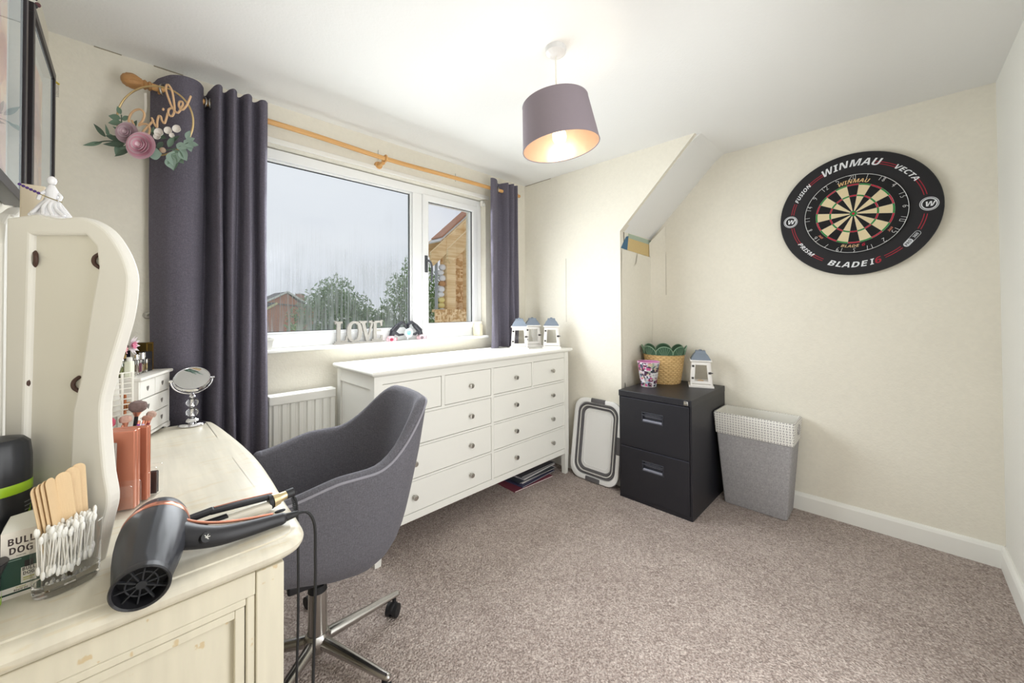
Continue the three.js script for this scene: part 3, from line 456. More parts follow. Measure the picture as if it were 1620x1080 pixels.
// ---------------------------------------------------------------- dressing table along the left wall
const VT = 0.78; // height of its top
{
  const t = thing('dressing_table', 'antique cream bow-front dressing table with moulded top', 'table');
  const c = new THREE.SplineCurve([[0.43, 0.185], [0.475, 0.20], [0.492, 0.24], [0.508, 0.42], [0.522, 0.66], [0.526, 0.86], [0.519, 1.06], [0.509, 1.22], [0.506, 1.33], [0.498, 1.395], [0.472, 1.425], [0.43, 1.433]].map(([x, z]) => new THREE.Vector2(x, z))).getPoints(64).map((p) => [p.x, p.y]);
  const loop = [[0.012, 0.185], ...c, [0.012, 1.433]];
  const R = (i, y) => insetLoop(loop, i).map(([x, z]) => [x, y, z]);
  part(t, 'top', loft([R(0.05, 0.722), R(0.046, 0.728), R(0.030, 0.730), R(0.018, 0.738), R(0.006, 0.746), R(0.001, 0.754), R(0, 0.760), R(0.003, 0.767), R(0.009, 0.773), R(0.017, 0.7765), R(0.024, 0.7768), R(0.0255, 0.7796), R(0.028, 0.78)], true, true, 0.5), M.creamTop);
  // near pedestal with a framed end panel, far pedestal, kneehole between
  const ped = (z0, z1) => {
    part(t, 'pedestal', [bx(0.03, 0.445, 0.09, 0.73, z0 + 0.012, z1 - 0.012)], M.cream);
    part(t, 'plinth', [bx(0.03, 0.462, 0.0, 0.09, z0 - 0.004, z1 + 0.004, 0.004)], M.cream);
    const ys = [[0.11, 0.30], [0.31, 0.50], [0.51, 0.70]];
    for (const [a, b] of ys) { const dr = part(t, 'drawer', [bx(0.445, 0.462, a, b, z0 + 0.04, z1 - 0.04, 0.004), bx(0.46, 0.466, a + 0.02, b - 0.02, z0 + 0.06, z1 - 0.06, 0.003)], M.cream); part(dr, 'knob', lathe([[0, 0], [0.007, 0], [0.006, 0.01], [0.014, 0.018], [0.010, 0.026], [0, 0.028]], 16).rotateZ(-Math.PI / 2).translate(0.466, (a + b) / 2, (z0 + z1) / 2), M.gold); }
  };
  ped(1.02, 1.385); ped(0.23, 0.60);
  part(t, 'apron', bx(0.06, 0.44, 0.64, 0.73, 0.6, 1.02), M.cream);
  const cd = part(t, 'drawer', bx(0.44, 0.455, 0.65, 0.715, 0.62, 1.0, 0.003), M.cream); part(cd, 'knob', lathe([[0, 0], [0.007, 0], [0.006, 0.01], [0.014, 0.018], [0.010, 0.026], [0, 0.028]], 16).rotateZ(-Math.PI / 2).translate(0.455, 0.682, 0.81), M.gold);
  part(t, 'back_board', bx(0.02, 0.035, 0.05, 0.72, 0.23, 1.385), M.cream);
  const frameZ = (z, s) => { // framed end panel
    const P = (x0, x1, y0, y1, za, zb, r) => bx(x0, x1, y0, y1, Math.min(z + s * za, z + s * zb), Math.max(z + s * za, z + s * zb), r);
    part(t, 'corner_post', P(0.410, 0.460, 0.09, 0.722, -0.02, 0.012, 0.003), M.cream); part(t, 'corner_post', P(0.022, 0.07, 0.09, 0.722, -0.02, 0.012, 0.003), M.cream);
    part(t, 'end_rail', P(0.07, 0.410, 0.676, 0.722, -0.02, 0.008, 0.003), M.cream); part(t, 'end_rail', P(0.07, 0.410, 0.09, 0.16, -0.02, 0.008, 0.003), M.cream);
    part(t, 'panel_moulding', [P(0.394, 0.410, 0.16, 0.676, -0.012, 0.006, 0.004), P(0.07, 0.086, 0.16, 0.676, -0.012, 0.006, 0.004), P(0.086, 0.394, 0.660, 0.676, -0.012, 0.006, 0.004), P(0.086, 0.394, 0.16, 0.176, -0.012, 0.006, 0.004), P(0.376, 0.3925, 0.178, 0.658, -0.012, 0.0015, 0.002), P(0.088, 0.104, 0.178, 0.658, -0.012, 0.0015, 0.002), P(0.104, 0.376, 0.642, 0.658, -0.012, 0.0015, 0.002), P(0.104, 0.376, 0.178, 0.194, -0.012, 0.0015, 0.002)], M.cream);
  };
  frameZ(1.385, 1); frameZ(0.23, -1);
}
// ---------------------------------------------------------------- three-leaf mirror on the dressing table
{
  const t = thing('dressing_table_mirror', 'cream three-leaf mirror standing on the dressing table', 'mirror', [0, VT, 0]);
  const outline = [[0.0, 0.0], [0.17, 0.0], [0.186, 0.074], [0.195, 0.12], [0.186, 0.18], [0.179, 0.285], [0.19, 0.345], [0.208, 0.41], [0.222, 0.462], [0.228, 0.51], [0.227, 0.546], [0.211, 0.588], [0.182, 0.628], [0.141, 0.650], [0.094, 0.648], [0.054, 0.656], [0.013, 0.660], [0.0, 0.645]];
  const cur = [[0.0, 0.0], [0.17, 0.0], ...new THREE.SplineCurve(outline.slice(1, -2).map(([x, y]) => new THREE.Vector2(x, y))).getPoints(60).slice(1).map((p) => [p.x, p.y]), [0.0, 0.648]];
  const inner = [[0.036, 0.05], [0.116, 0.05], [0.119, 0.10], [0.121, 0.20], [0.124, 0.286], [0.138, 0.345], [0.154, 0.463], [0.17, 0.555], [0.165, 0.594], [0.146, 0.616], [0.046, 0.616]];
  const TH = 0.024;
  function leaf(sym) { // built in the x-y plane, its back towards +z
    const s = shapeOf(sym ?? cur); const ih = sym ? sym.map(([x, y]) => [x * 0.80, 0.05 + y * 0.87]) : inner; s.holes.push(new THREE.Path(ih.map(([x, y]) => new THREE.Vector2(x, y)).reverse()));
    const fr = ex(s, TH, 0.006, 3).translate(0, 0, -TH), board = new THREE.ExtrudeGeometry(shapeOf(ih), { depth: 0.006, bevelEnabled: false }).translate(0, 0, -0.016), glass = new THREE.ExtrudeGeometry(shapeOf(ih), { depth: 0.004, bevelEnabled: false }).translate(0, 0, -0.021);
    return { fr, board, glass };
  }
  const clipMat = std({ color: 0x4a3027, roughness: 0.5 });
  const clip = (x, y, s) => tube([[x, y + 0.013, -0.009], [x + s * 0.005, y + 0.007, -0.006], [x + s * 0.0065, y, -0.005], [x + s * 0.005, y - 0.007, -0.006], [x, y - 0.013, -0.009]], 0.0034, 16, 8);
  const back = std({ color: 0xe6e2d6, roughness: 0.8 });
  const put = (g, m) => g.clone().applyMatrix4(m);
  const A = [0.06, 1.14], ang = Math.atan2(1.27 - 1.14, 0.195 - 0.06);
  const mNear = new THREE.Matrix4().makeRotationY(-ang).setPosition(A[0], 0, A[1]);
  const L = leaf();
  const f1 = part(t, 'leaf_frame', put(L.fr, mNear), M.mirrorPaint); part(f1, 'backing_board', put(L.board, mNear), back); part(f1, 'mirror_glass', put(L.glass, mNear), M.mirror);
  for (const [x, y, s] of [[0.044, 0.572, 1], [0.164, 0.568, -1], [0.032, 0.338, 1], [0.128, 0.334, -1]]) part(f1, 'clip', put(clip(x, y, s), mNear), clipMat);
  const mFar = new THREE.Matrix4().makeRotationY(ang).multiply(new THREE.Matrix4().makeScale(1, 1, -1)).setPosition(A[0], 0, 0.62);
  const flip = (g) => { const q = g.index ? g.toNonIndexed() : g, p = q.attributes.position, n = q.attributes.normal; for (let i = 0; i < p.count; i += 3) for (const a of [p, n]) { const u = [a.getX(i), a.getY(i), a.getZ(i)], v = [a.getX(i + 1), a.getY(i + 1), a.getZ(i + 1)]; a.setXYZ(i, ...v); a.setXYZ(i + 1, ...u); } return q; };
  const f2 = part(t, 'leaf_frame', flip(put(L.fr, mFar)), M.mirrorPaint); part(f2, 'backing_board', flip(put(L.board, mFar)), back); part(f2, 'mirror_glass', flip(put(L.glass, mFar)), M.mirror);
  // the middle leaf, parallel to the wall
  const half = [[0.255, 0], [0.255, 0.60], [0.245, 0.64], [0.2, 0.665], [0.14, 0.675], [0.07, 0.70], [0, 0.715]], sym = [...half, ...half.slice(0, -1).reverse().map(([x, y]) => [-x, y])];
  const C = leaf(sym), mMid = new THREE.Matrix4().makeRotationY(-Math.PI / 2).setPosition(0.035, 0, 0.88);
  const f3 = part(t, 'leaf_frame', put(C.fr, mMid), M.mirrorPaint); part(f3, 'backing_board', put(C.board, mMid), back); part(f3, 'mirror_glass', put(C.glass, mMid), M.mirror);
}
// ---------------------------------------------------------------- curtain pole, curtains
const PY = 2.20, PZ = 0.10;
{
  const p = thing('curtain_pole', 'wooden curtain pole with a carved acorn finial', 'curtain pole');
  part(p, 'pole', tube([[0.285, PY + 0.004, PZ], [0.9, PY + 0.002, PZ], [1.35, PY - 0.012, PZ], [1.9, PY - 0.004, PZ], [2.535, PY, PZ]], 0.0135, 60, 16), M.poleWood);
  const fin1 = lathe([[0, 0], [0.012, 0], [0.0185, 0.004], [0.0185, 0.010], [0.013, 0.014], [0.017, 0.018], [0.02, 0.022], [0.016, 0.028], [0.019, 0.036], [0.025, 0.048], [0.0275, 0.062], [0.026, 0.076], [0.019, 0.088], [0.008, 0.094], [0, 0.095]], 28).rotateZ(Math.PI / 2).translate(0.292, PY + 0.003, PZ);
  const f = part(p, 'finial', fin1, M.oak); f.userData.label = 'carved acorn finial';
  part(f, 'carving', Array.from({ length: 9 }, (_, i) => { const a = i / 9 * 2 * Math.PI; return tube([[0.258, PY + 0.003 + 0.018 * Math.cos(a), PZ + 0.018 * Math.sin(a)], [0.235, PY + 0.003 + 0.0275 * Math.cos(a + 0.25), PZ + 0.0275 * Math.sin(a + 0.25)], [0.215, PY + 0.003 + 0.024 * Math.cos(a + 0.5), PZ + 0.024 * Math.sin(a + 0.5)]], 0.003, 10, 5); }), M.oak);
  const br = part(p, 'bracket', [cylBetween([1.345, PY - 0.03, 0], [1.345, PY - 0.03, 0.075], 0.014, 0.011, 16), cylBetween([1.345, PY - 0.03, 0.0], [1.345, PY - 0.03, 0.016], 0.026, 0.022, 20), new THREE.TorusGeometry(0.0185, 0.006, 10, 24).rotateY(Math.PI / 2).translate(1.345, PY - 0.012, PZ), cylBetween([1.345, PY - 0.022, 0.07], [1.345, PY - 0.016, 0.088], 0.012, 0.008, 12)], M.poleWood);
  part(p, 'bracket', [cylBetween([2.50, PY - 0.01, 0], [2.50, PY - 0.005, 0.09], 0.012, 0.010, 14), new THREE.TorusGeometry(0.0175, 0.006, 10, 24).rotateY(Math.PI / 2).translate(2.50, PY, PZ)], M.poleWood);
  part(p, 'bracket', [cylBetween([0.32, PY - 0.01, 0], [0.32, PY - 0.005, 0.09], 0.012, 0.010, 14)], M.poleWood);
  for (const x of [1.345, 1.95]) part(p, 'hook_screw', cylBetween([x, PY + 0.01, 0.004], [x, PY + 0.07, 0.004], 0.0015, 0.0015, 6), M.steel);
}
function curtain(name, label, path, yTop, yBot, eyelets, topFn) {
  const t = thing(name, label, 'curtain');
  const c = new THREE.SplineCurve(path.map(([x, z]) => new THREE.Vector2(x, z))), n = path.length * 9, cx = path.reduce((a, p) => a + p[0], 0) / path.length;
  const g = grid(n, 44, (u, v) => {
    const q = c.getPoint(u), d = 1 - v, amp = 1 + 0.10 * Math.sin(v * 9 + u * 20) * d, wob = 0.006 * Math.sin(v * 5 + u * 13) * sst(0, 0.4, d);
    const y = lerp(yBot, yTop - (topFn ? topFn(u, q) : 0), v), zz = PZ + (q.y - PZ) * amp;
    return [q.x + wob, y, Math.max(0.012, zz)];
  });
  part(t, 'cloth', g, M.curtain);
  part(t, 'hem', tube(Array.from({ length: 60 }, (_, i) => { const q = c.getPoint(i / 59); return [q.x, yBot + 0.004, Math.max(0.014, q.y)]; }), 0.004, 160, 6), M.curtain);
  for (const [x, y, ay] of eyelets) part(t, 'eyelet', new THREE.TorusGeometry(0.0215, 0.0045, 10, 28).rotateY(ay).translate(x, y, PZ), M.nickel).userData.label = 'metal eyelet';
  return t;
}
curtain('curtain', 'grey curtain with deep folds at the left side of the window', [[0.288, 0.045], [0.300, 0.060], [0.322, 0.095], [0.352, 0.135], [0.395, 0.158], [0.438, 0.150], [0.462, 0.105], [0.466, 0.06], [0.474, 0.050], [0.484, 0.085], [0.496, 0.16], [0.510, 0.186], [0.523, 0.168], [0.528, 0.128], [0.534, 0.117], [0.541, 0.130], [0.549, 0.168], [0.563, 0.190], [0.577, 0.170], [0.583, 0.130], [0.590, 0.117], [0.598, 0.130], [0.607, 0.168], [0.622, 0.188], [0.637, 0.166], [0.643, 0.128], [0.652, 0.117], [0.662, 0.132], [0.672, 0.166], [0.688, 0.176], [0.703, 0.158]], 2.268, 0.02,
  [[0.330, PY + 0.002, 0.82], [0.464, PY + 0.002, -1.2], [0.490, PY + 0.002, 1.2]], (u, q) => 0.016 * sst(0.0, 0.12, 0.13 - u) + 0.012 * sst(0.08, 0.05, q.y));
curtain('curtain', 'narrow grey curtain hanging right of the window, ending at the chest of drawers', [[2.185, 0.135], [2.200, 0.15], [2.235, 0.145], [2.275, 0.115], [2.305, 0.085], [2.330, 0.085], [2.345, 0.12], [2.358, 0.15], [2.372, 0.14], [2.378, 0.122], [2.388, 0.118], [2.398, 0.13], [2.41, 0.16], [2.424, 0.15], [2.430, 0.122], [2.440, 0.118], [2.452, 0.13], [2.464, 0.15], [2.478, 0.14], [2.486, 0.120]], 2.262, 0.958,
  [[2.292, PY - 0.001, 1.1], [2.375, PY, 1.2]], (u, q) => 0.008 * sst(0.1, 0.05, q.y));
{
  const k = thing('tieback_hook', 'small pale curtain tieback hook on the wall', 'hook', [0.285, 1.235, 0]);
  part(k, 'base', lathe([[0, 0], [0.016, 0], [0.014, 0.005], [0.006, 0.008], [0, 0.008]], 20).rotateX(Math.PI / 2), M.nickel); part(k, 'hook', tube([[0, 0, 0.006], [0, 0, 0.03], [0.004, 0.008, 0.04], [0.01, 0.02, 0.038]], 0.004, 16, 8), M.nickel);
}
// ---------------------------------------------------------------- hoop with flowers and the word Bride
{
  const w = thing('floral_hoop', 'gold hoop wreath with roses, leaves and the word Bride', 'wreath', [0.300, 2.030, 0.190], -0.68); w.scale.setScalar(1.26);
  part(w, 'hoop', new THREE.TorusGeometry(0.113, 0.0028, 10, 90), std({ color: 0xd9bf8c, metalness: 0.7, roughness: 0.35 }));
  const wood = std({ color: 0xe2bb90, roughness: 0.55 });
  // word in script strokes
  const B = (pts) => tube(pts.map(([x, y]) => [x, y, 0.004]), 0.0028, 60, 8);
  const word = [
    B([[-0.066, -0.002], [-0.064, -0.022], [-0.058, -0.045], [-0.056, -0.050]]),
    B([[-0.078, -0.018], [-0.072, 0.006], [-0.056, 0.022], [-0.036, 0.023], [-0.030, 0.010], [-0.040, -0.008], [-0.054, -0.017], [-0.040, -0.016], [-0.028, -0.022], [-0.030, -0.040], [-0.046, -0.053], [-0.062, -0.052], [-0.044, -0.034], [-0.022, -0.020], [-0.012, -0.012]]),
    B([[-0.014, -0.006], [-0.012, -0.022], [-0.008, -0.032], [-0.002, -0.016], [0.006, -0.004], [0.010, -0.006], [0.010, -0.018], [0.014, -0.026], [0.022, -0.016], [0.030, -0.002]]),
    B([[0.044, 0.010], [0.036, 0.008], [0.032, -0.004], [0.038, -0.012], [0.048, -0.002], [0.056, 0.030], [0.058, 0.060], [0.052, 0.074], [0.045, 0.066], [0.044, 0.036], [0.048, 0.006], [0.056, -0.006], [0.066, 0.000]]),
    B([[0.066, 0.004], [0.076, 0.012], [0.077, 0.020], [0.070, 0.022], [0.065, 0.010], [0.070, 0.000], [0.080, 0.004], [0.092, 0.016], [0.103, 0.030]]),
    B([[0.021, 0.010], [0.0225, 0.012]]),
  ];
  const wd = part(w, 'script_word', word.map((g) => g.scale(1.12, 1.2, 1).rotateZ(0.27).translate(0.010, 0.014, 0.006)), wood); wd.userData.label = 'wooden script word Bride';
  part(w, 'ribbon', grid(3, 16, (u, v) => { const y = lerp(-0.06, 0.085, v), x = -0.045 + 0.02 * sst(0, 1, v) + (u - 0.5) * 0.008; return [x, y, 0.003 + 0.004 * Math.sin(v * 8)]; }), std({ color: 0xe8e4da, roughness: 0.8 }));
  // leaves
  const leafShape = (l, wd2) => grid(4, 8, (u, v) => { const s = Math.sin(Math.PI * Math.pow(v, 0.8)) * wd2 * 0.5; const x = (u - 0.5) * 2 * s; return [x, v * l, 0.25 * Math.abs(x) + 0.12 * l * v * v]; });
  const green = std({ color: 0x78937f, roughness: 0.7, side: THREE.DoubleSide }), dark = std({ color: 0x566a5a, roughness: 0.7, side: THREE.DoubleSide }), grey = std({ color: 0x9cb6a8, roughness: 0.75, side: THREE.DoubleSide });
  const lf = (x, y, z, ang, l, wd2, m, tilt = 0) => part(w, 'leaf', leafShape(l, wd2).rotateX(tilt).rotateZ(ang - Math.PI / 2).translate(x, y, z), m);
  const D = Math.PI / 180;
  for (const a of [[-0.150, -0.080, 0.006, 195, 0.052, 0.014, green], [-0.140, -0.062, 0.006, 128, 0.050, 0.014, dark], [-0.128, -0.068, 0.008, 100, 0.046, 0.010, green], [-0.085, -0.074, 0.01, 165, 0.050, 0.018, dark], [-0.078, -0.085, 0.012, 185, 0.060, 0.017, dark], [-0.090, -0.080, 0.008, 250, 0.045, 0.026, green], [-0.062, -0.098, 0.012, 215, 0.052, 0.016, dark], [-0.055, -0.090, 0.010, 195, 0.042, 0.014, green],
    [-0.098, 0.000, 0.004, 170, 0.034, 0.020, green], [-0.098, 0.014, 0.004, 110, 0.026, 0.015, green], [-0.095, -0.012, 0.006, 190, 0.036, 0.020, green], [-0.094, -0.004, 0.006, 20, 0.028, 0.016, green], [-0.092, -0.02, 0.006, -10, 0.026, 0.014, green], [-0.098, -0.040, 0.006, 150, 0.024, 0.008, green],
    [0.030, -0.112, 0.014, 190, 0.040, 0.040, grey], [0.068, -0.100, 0.012, 270, 0.052, 0.046, grey], [0.060, -0.098, 0.012, 310, 0.060, 0.034, green], [0.052, -0.118, 0.014, 290, 0.050, 0.036, grey], [0.070, -0.080, 0.012, 340, 0.040, 0.026, grey], [0.080, -0.072, 0.010, 300, 0.045, 0.024, grey], [0.092, -0.064, 0.010, 320, 0.042, 0.024, grey], [0.096, -0.070, 0.010, 20, 0.034, 0.020, grey], [0.104, -0.074, 0.010, 350, 0.036, 0.018, grey], [0.108, -0.078, 0.010, 290, 0.026, 0.018, grey], [0.040, -0.060, 0.010, 160, 0.044, 0.018, dark], [0.044, -0.075, 0.010, 30, 0.046, 0.016, dark], [0.030, -0.072, 0.010, 240, 0.030, 0.018, dark], [-0.06, -0.03, 0.008, 60, 0.028, 0.014, dark], [0.066, -0.065, 0.010, 130, 0.026, 0.012, green], [0.0, -0.05, 0.010, 80, 0.026, 0.012, green], [0.085, -0.095, 0.014, 300, 0.046, 0.030, grey], [0.075, -0.110, 0.012, 250, 0.040, 0.028, grey], [0.100, -0.060, 0.012, 60, 0.030, 0.018, grey], [0.048, -0.090, 0.013, 60, 0.040, 0.020, green], [-0.105, -0.075, 0.008, 140, 0.040, 0.014, green], [0.064, -0.120, 0.013, 275, 0.048, 0.034, green]]) lf(a[0], a[1], a[2], a[3] * D, a[4], a[5], a[6]);
  part(w, 'stem', [tube([[-0.185, -0.088, 0.005], [-0.14, -0.076, 0.008], [-0.08, -0.08, 0.01], [0, -0.1, 0.01], [0.06, -0.095, 0.012], [0.11, -0.07, 0.01]], 0.0018, 40, 6), tube([[-0.098, 0.012, 0.003], [-0.094, -0.03, 0.005], [-0.08, -0.07, 0.008]], 0.0015, 20, 6)], dark);
  // flowers with layered petals
  const petal = (r, curl) => grid(6, 6, (u, v) => { const a = (u - 0.5) * 1.5, q = r * Math.sqrt(v); return [Math.sin(a) * q, Math.cos(a) * q, curl * v * v * r]; });
  function rose(name, x, y, z, R, mats, layers) {
    const geoBy = mats.map(() => []);
    for (let k = 0; k < layers; k++) { const f = k / (layers - 1), rad = lerp(R, R * 0.22, f), n = Math.max(3, Math.round(lerp(8, 4, f))); for (let i = 0; i < n; i++) geoBy[k % mats.length].push(petal(rad, lerp(0.22, 0.7, f)).rotateX(lerp(0.05, 0.3, f)).rotateZ(i / n * 6.283 + k * 0.7).translate(0, 0, f * R * 0.35)); }
    const g = part(w, name, geoBy[0].map((q) => q.translate(x, y, z)), mats[0]); if (mats[1]) part(g, 'inner_petals', geoBy[1].map((q) => q.translate(x, y, z)), mats[1]);
  }
  const pink = std({ color: 0xffe4ec, roughness: 0.75, side: THREE.DoubleSide }), deep = std({ color: 0xfac4d5, roughness: 0.75, side: THREE.DoubleSide }), mauve = std({ color: 0xe2ccd3, roughness: 0.8, side: THREE.DoubleSide }), mauve2 = std({ color: 0xd9bcc5, roughness: 0.8, side: THREE.DoubleSide }), wht = std({ color: 0xf3eee6, roughness: 0.75, side: THREE.DoubleSide });
  rose('pink_rose', -0.020, -0.094, 0.018, 0.044, [pink, deep], 7);
  rose('mauve_rose', -0.066, -0.052, 0.014, 0.034, [mauve, mauve2], 5);
  for (const [x, y, r] of [[0.028, -0.048, 0.015], [0.022, -0.060, 0.012], [0.054, -0.040, 0.013], [0.080, -0.034, 0.014], [0.064, -0.054, 0.009]]) part(w, 'white_blossom', Array.from({ length: 5 }, (_, i) => petal(r, 0.5).rotateX(0.2).rotateZ(i / 5 * 6.283).translate(x, y, 0.016)), wht);
  part(w, 'bud', new THREE.SphereGeometry(0.009, 10, 8).scale(1, 1, 0.8).translate(0.035, -0.102, 0.018), std({ color: 0xb8a08a, roughness: 0.9 }));
}
// ---------------------------------------------------------------- radiator
{
  const r = thing('radiator', 'white panel radiator below the window', 'radiator', [0.885, 0, 0.075]);
  const W = 0.158, y0 = 0.24, y1 = 0.822;
  part(r, 'panel', grid(112, 1, (u, v) => { const x = lerp(-W, W, u), ph = ((x + W) / 0.0395) % 1; const z = 0.026 - 0.011 * (sst(0.0, 0.12, ph) - sst(0.30, 0.42, ph) > 0.5 ? 1 : sst(0.0, 0.12, ph) - sst(0.30, 0.42, ph)); return [x, lerp(y0 + 0.03, y1 - 0.045, v), z]; }), M.white);
  part(r, 'rear_panel', bx(-W, W, y0, y1 - 0.02, -0.035, -0.012, 0.004), M.white);
  part(r, 'panel_edge', [bx(-W, W, y0, y0 + 0.032, 0.010, 0.03, 0.006), bx(-W - 0.002, -W + 0.006, y0 + 0.01, y1 - 0.03, 0.0, 0.024, 0.003), bx(W - 0.006, W + 0.002, y0 + 0.01, y1 - 0.03, 0.0, 0.024, 0.003)], M.white);
  part(r, 'top_cover', [bx(-W - 0.004, W + 0.004, y1 - 0.048, y1, 0.012, 0.034, 0.006), bx(-W - 0.004, W + 0.004, y1 - 0.006, y1 + 0.0, -0.036, 0.03, 0.003)], M.white);
  part(r, 'side_grille', [bx(-W - 0.006, -W - 0.001, y0 + 0.02, y1 - 0.02, -0.034, 0.014), bx(W + 0.001, W + 0.006, y0 + 0.02, y1 - 0.02, -0.034, 0.014)], M.white);
  part(r, 'valve', [cylBetween([-W - 0.04, y0 + 0.02, 0], [-W, y0 + 0.02, 0], 0.011), cylBetween([-W - 0.035, 0, 0], [-W - 0.035, y0 + 0.06, 0], 0.009), cylBetween([-W - 0.006, y1 - 0.028, 0.0], [-W - 0.020, y1 - 0.028, 0.0], 0.010)], M.nickel);
  part(r, 'pipe', [cylBetween([W + 0.0, y0 + 0.02, 0], [W - 0.03, y0 + 0.02, 0], 0.011), cylBetween([W - 0.03, 0, 0], [W - 0.03, y0 + 0.03, 0], 0.008)], M.nickel);
}
// ---------------------------------------------------------------- framed pictures on the left wall
{
  const art = (seed) => canvasTex(256, 384, (c, w, h) => { c.fillStyle = '#e8ded2'; c.fillRect(0, 0, w, h); let s = seed; const q = () => (s = (s * 16807) % 2147483647) / 2147483647; for (let i = 0; i < 90; i++) { const cols = ['#d9b79f', '#c58f7c', '#b88aa0', '#8f7f9c', '#e5d3c1', '#b9a08f']; c.globalAlpha = 0.35; c.fillStyle = cols[i % 6]; c.beginPath(); c.ellipse(q() * w, q() * h, 20 + q() * 70, 15 + q() * 60, q() * 3, 0, 7); c.fill(); } c.globalAlpha = 1; });
  const frameBlack = std({ color: 0x211c20, roughness: 0.35 }), mount = std({ color: 0xc9d3d6, roughness: 0.8 }), fglass = phy({ transmission: 1, thickness: 0, roughness: 0, ior: 1.5, color: 0xffffff });
  function picture(label, z0, z1, y0, y1, seed) {
    const t = thing('picture_frame', label, 'picture', [0.002, y0, (z0 + z1) / 2]); const h = y1 - y0, w = (z1 - z0) / 2, b = 0.026, dp = 0.036;
    part(t, 'frame', [bx(0, dp, 0, b, -w, w, 0.002), bx(0, dp, h - b, h, -w, w, 0.002), bx(0, dp, b, h - b, -w, -w + b, 0.002), bx(0, dp, b, h - b, w - b, w, 0.002)], frameBlack);
    part(t, 'mount', [bx(0.004, 0.010, b, h - b, -w + b, w - b)], mount);
    part(t, 'inner_box', [bx(0.01, 0.030, b, b + 0.006, -w + b, w - b), bx(0.01, 0.03, h - b - 0.006, h - b, -w + b, w - b), bx(0.01, 0.03, b, h - b, -w + b, -w + b + 0.006), bx(0.01, 0.03, b, h - b, w - b - 0.006, w - b)], mount);
    const pw = 2 * w - 2 * b - 0.08, ph = h - 2 * b - 0.08;
    part(t, 'print', new THREE.PlaneGeometry(pw, ph).rotateY(Math.PI / 2).translate(0.0115, h / 2, 0), std({ map: art(seed), roughness: 0.7 }), true);
    part(t, 'glass', new THREE.PlaneGeometry(2 * w - 2 * b, h - 2 * b).rotateY(Math.PI / 2).translate(0.031, h / 2, 0), fglass);
    return t;
  }
  picture('black box frame with pinkish print, farther along the left wall', 0.20, 0.66, 1.54, 2.10, 77);
  picture('black box frame cut off by the picture edge, nearest on the left wall', 0.74, 1.22, 1.52, 2.15, 1234);
  // a small token with beads resting on the farther frame, and a bow-shaped charm hung at its corner
  const b = thing('beaded_ornament', 'dark and white beaded ornament with white card on top of picture frame', 'ornament', [0.02, 2.10, 0.60]);
  part(b, 'card', bx(-0.012, 0.012, 0, 0.018, -0.03, 0.03, 0.002), M.white); for (let i = 0; i < 11; i++) part(b, 'bead', new THREE.SphereGeometry(0.0065, 10, 8).translate(0.012 + 0.005 * Math.sin(i * 1.9), 0.020 + i * 0.010, -0.01 + 0.010 * Math.cos(i * 1.3)), i % 3 === 0 ? M.black : i % 3 === 1 ? std({ color: 0x5a2c34, roughness: 0.4 }) : M.white);
  const ch = thing('wire_charm', 'tiny yellow charm with wire springs beside picture frame', 'ornament', [0.01, 2.09, 0.165]);
  part(ch, 'bow', [new THREE.SphereGeometry(0.006, 10, 8).scale(2.2, 0.8, 0.7).rotateZ(-0.3).translate(0.018, 0, 0), new THREE.SphereGeometry(0.004, 8, 6).translate(0.03, -0.006, 0)], std({ color: 0xdcc23c, roughness: 0.5 }));
  part(ch, 'spring', tube(Array.from({ length: 60 }, (_, i) => [0.026 + 0.006 * Math.cos(i * 0.9), -0.008 - i * 0.0008, 0.006 * Math.sin(i * 0.9)]), 0.0006, 200, 5), M.steel);
  part(ch, 'nail', cylBetween([-0.008, 0, 0], [0.018, 0, 0], 0.0015), M.steel);
}
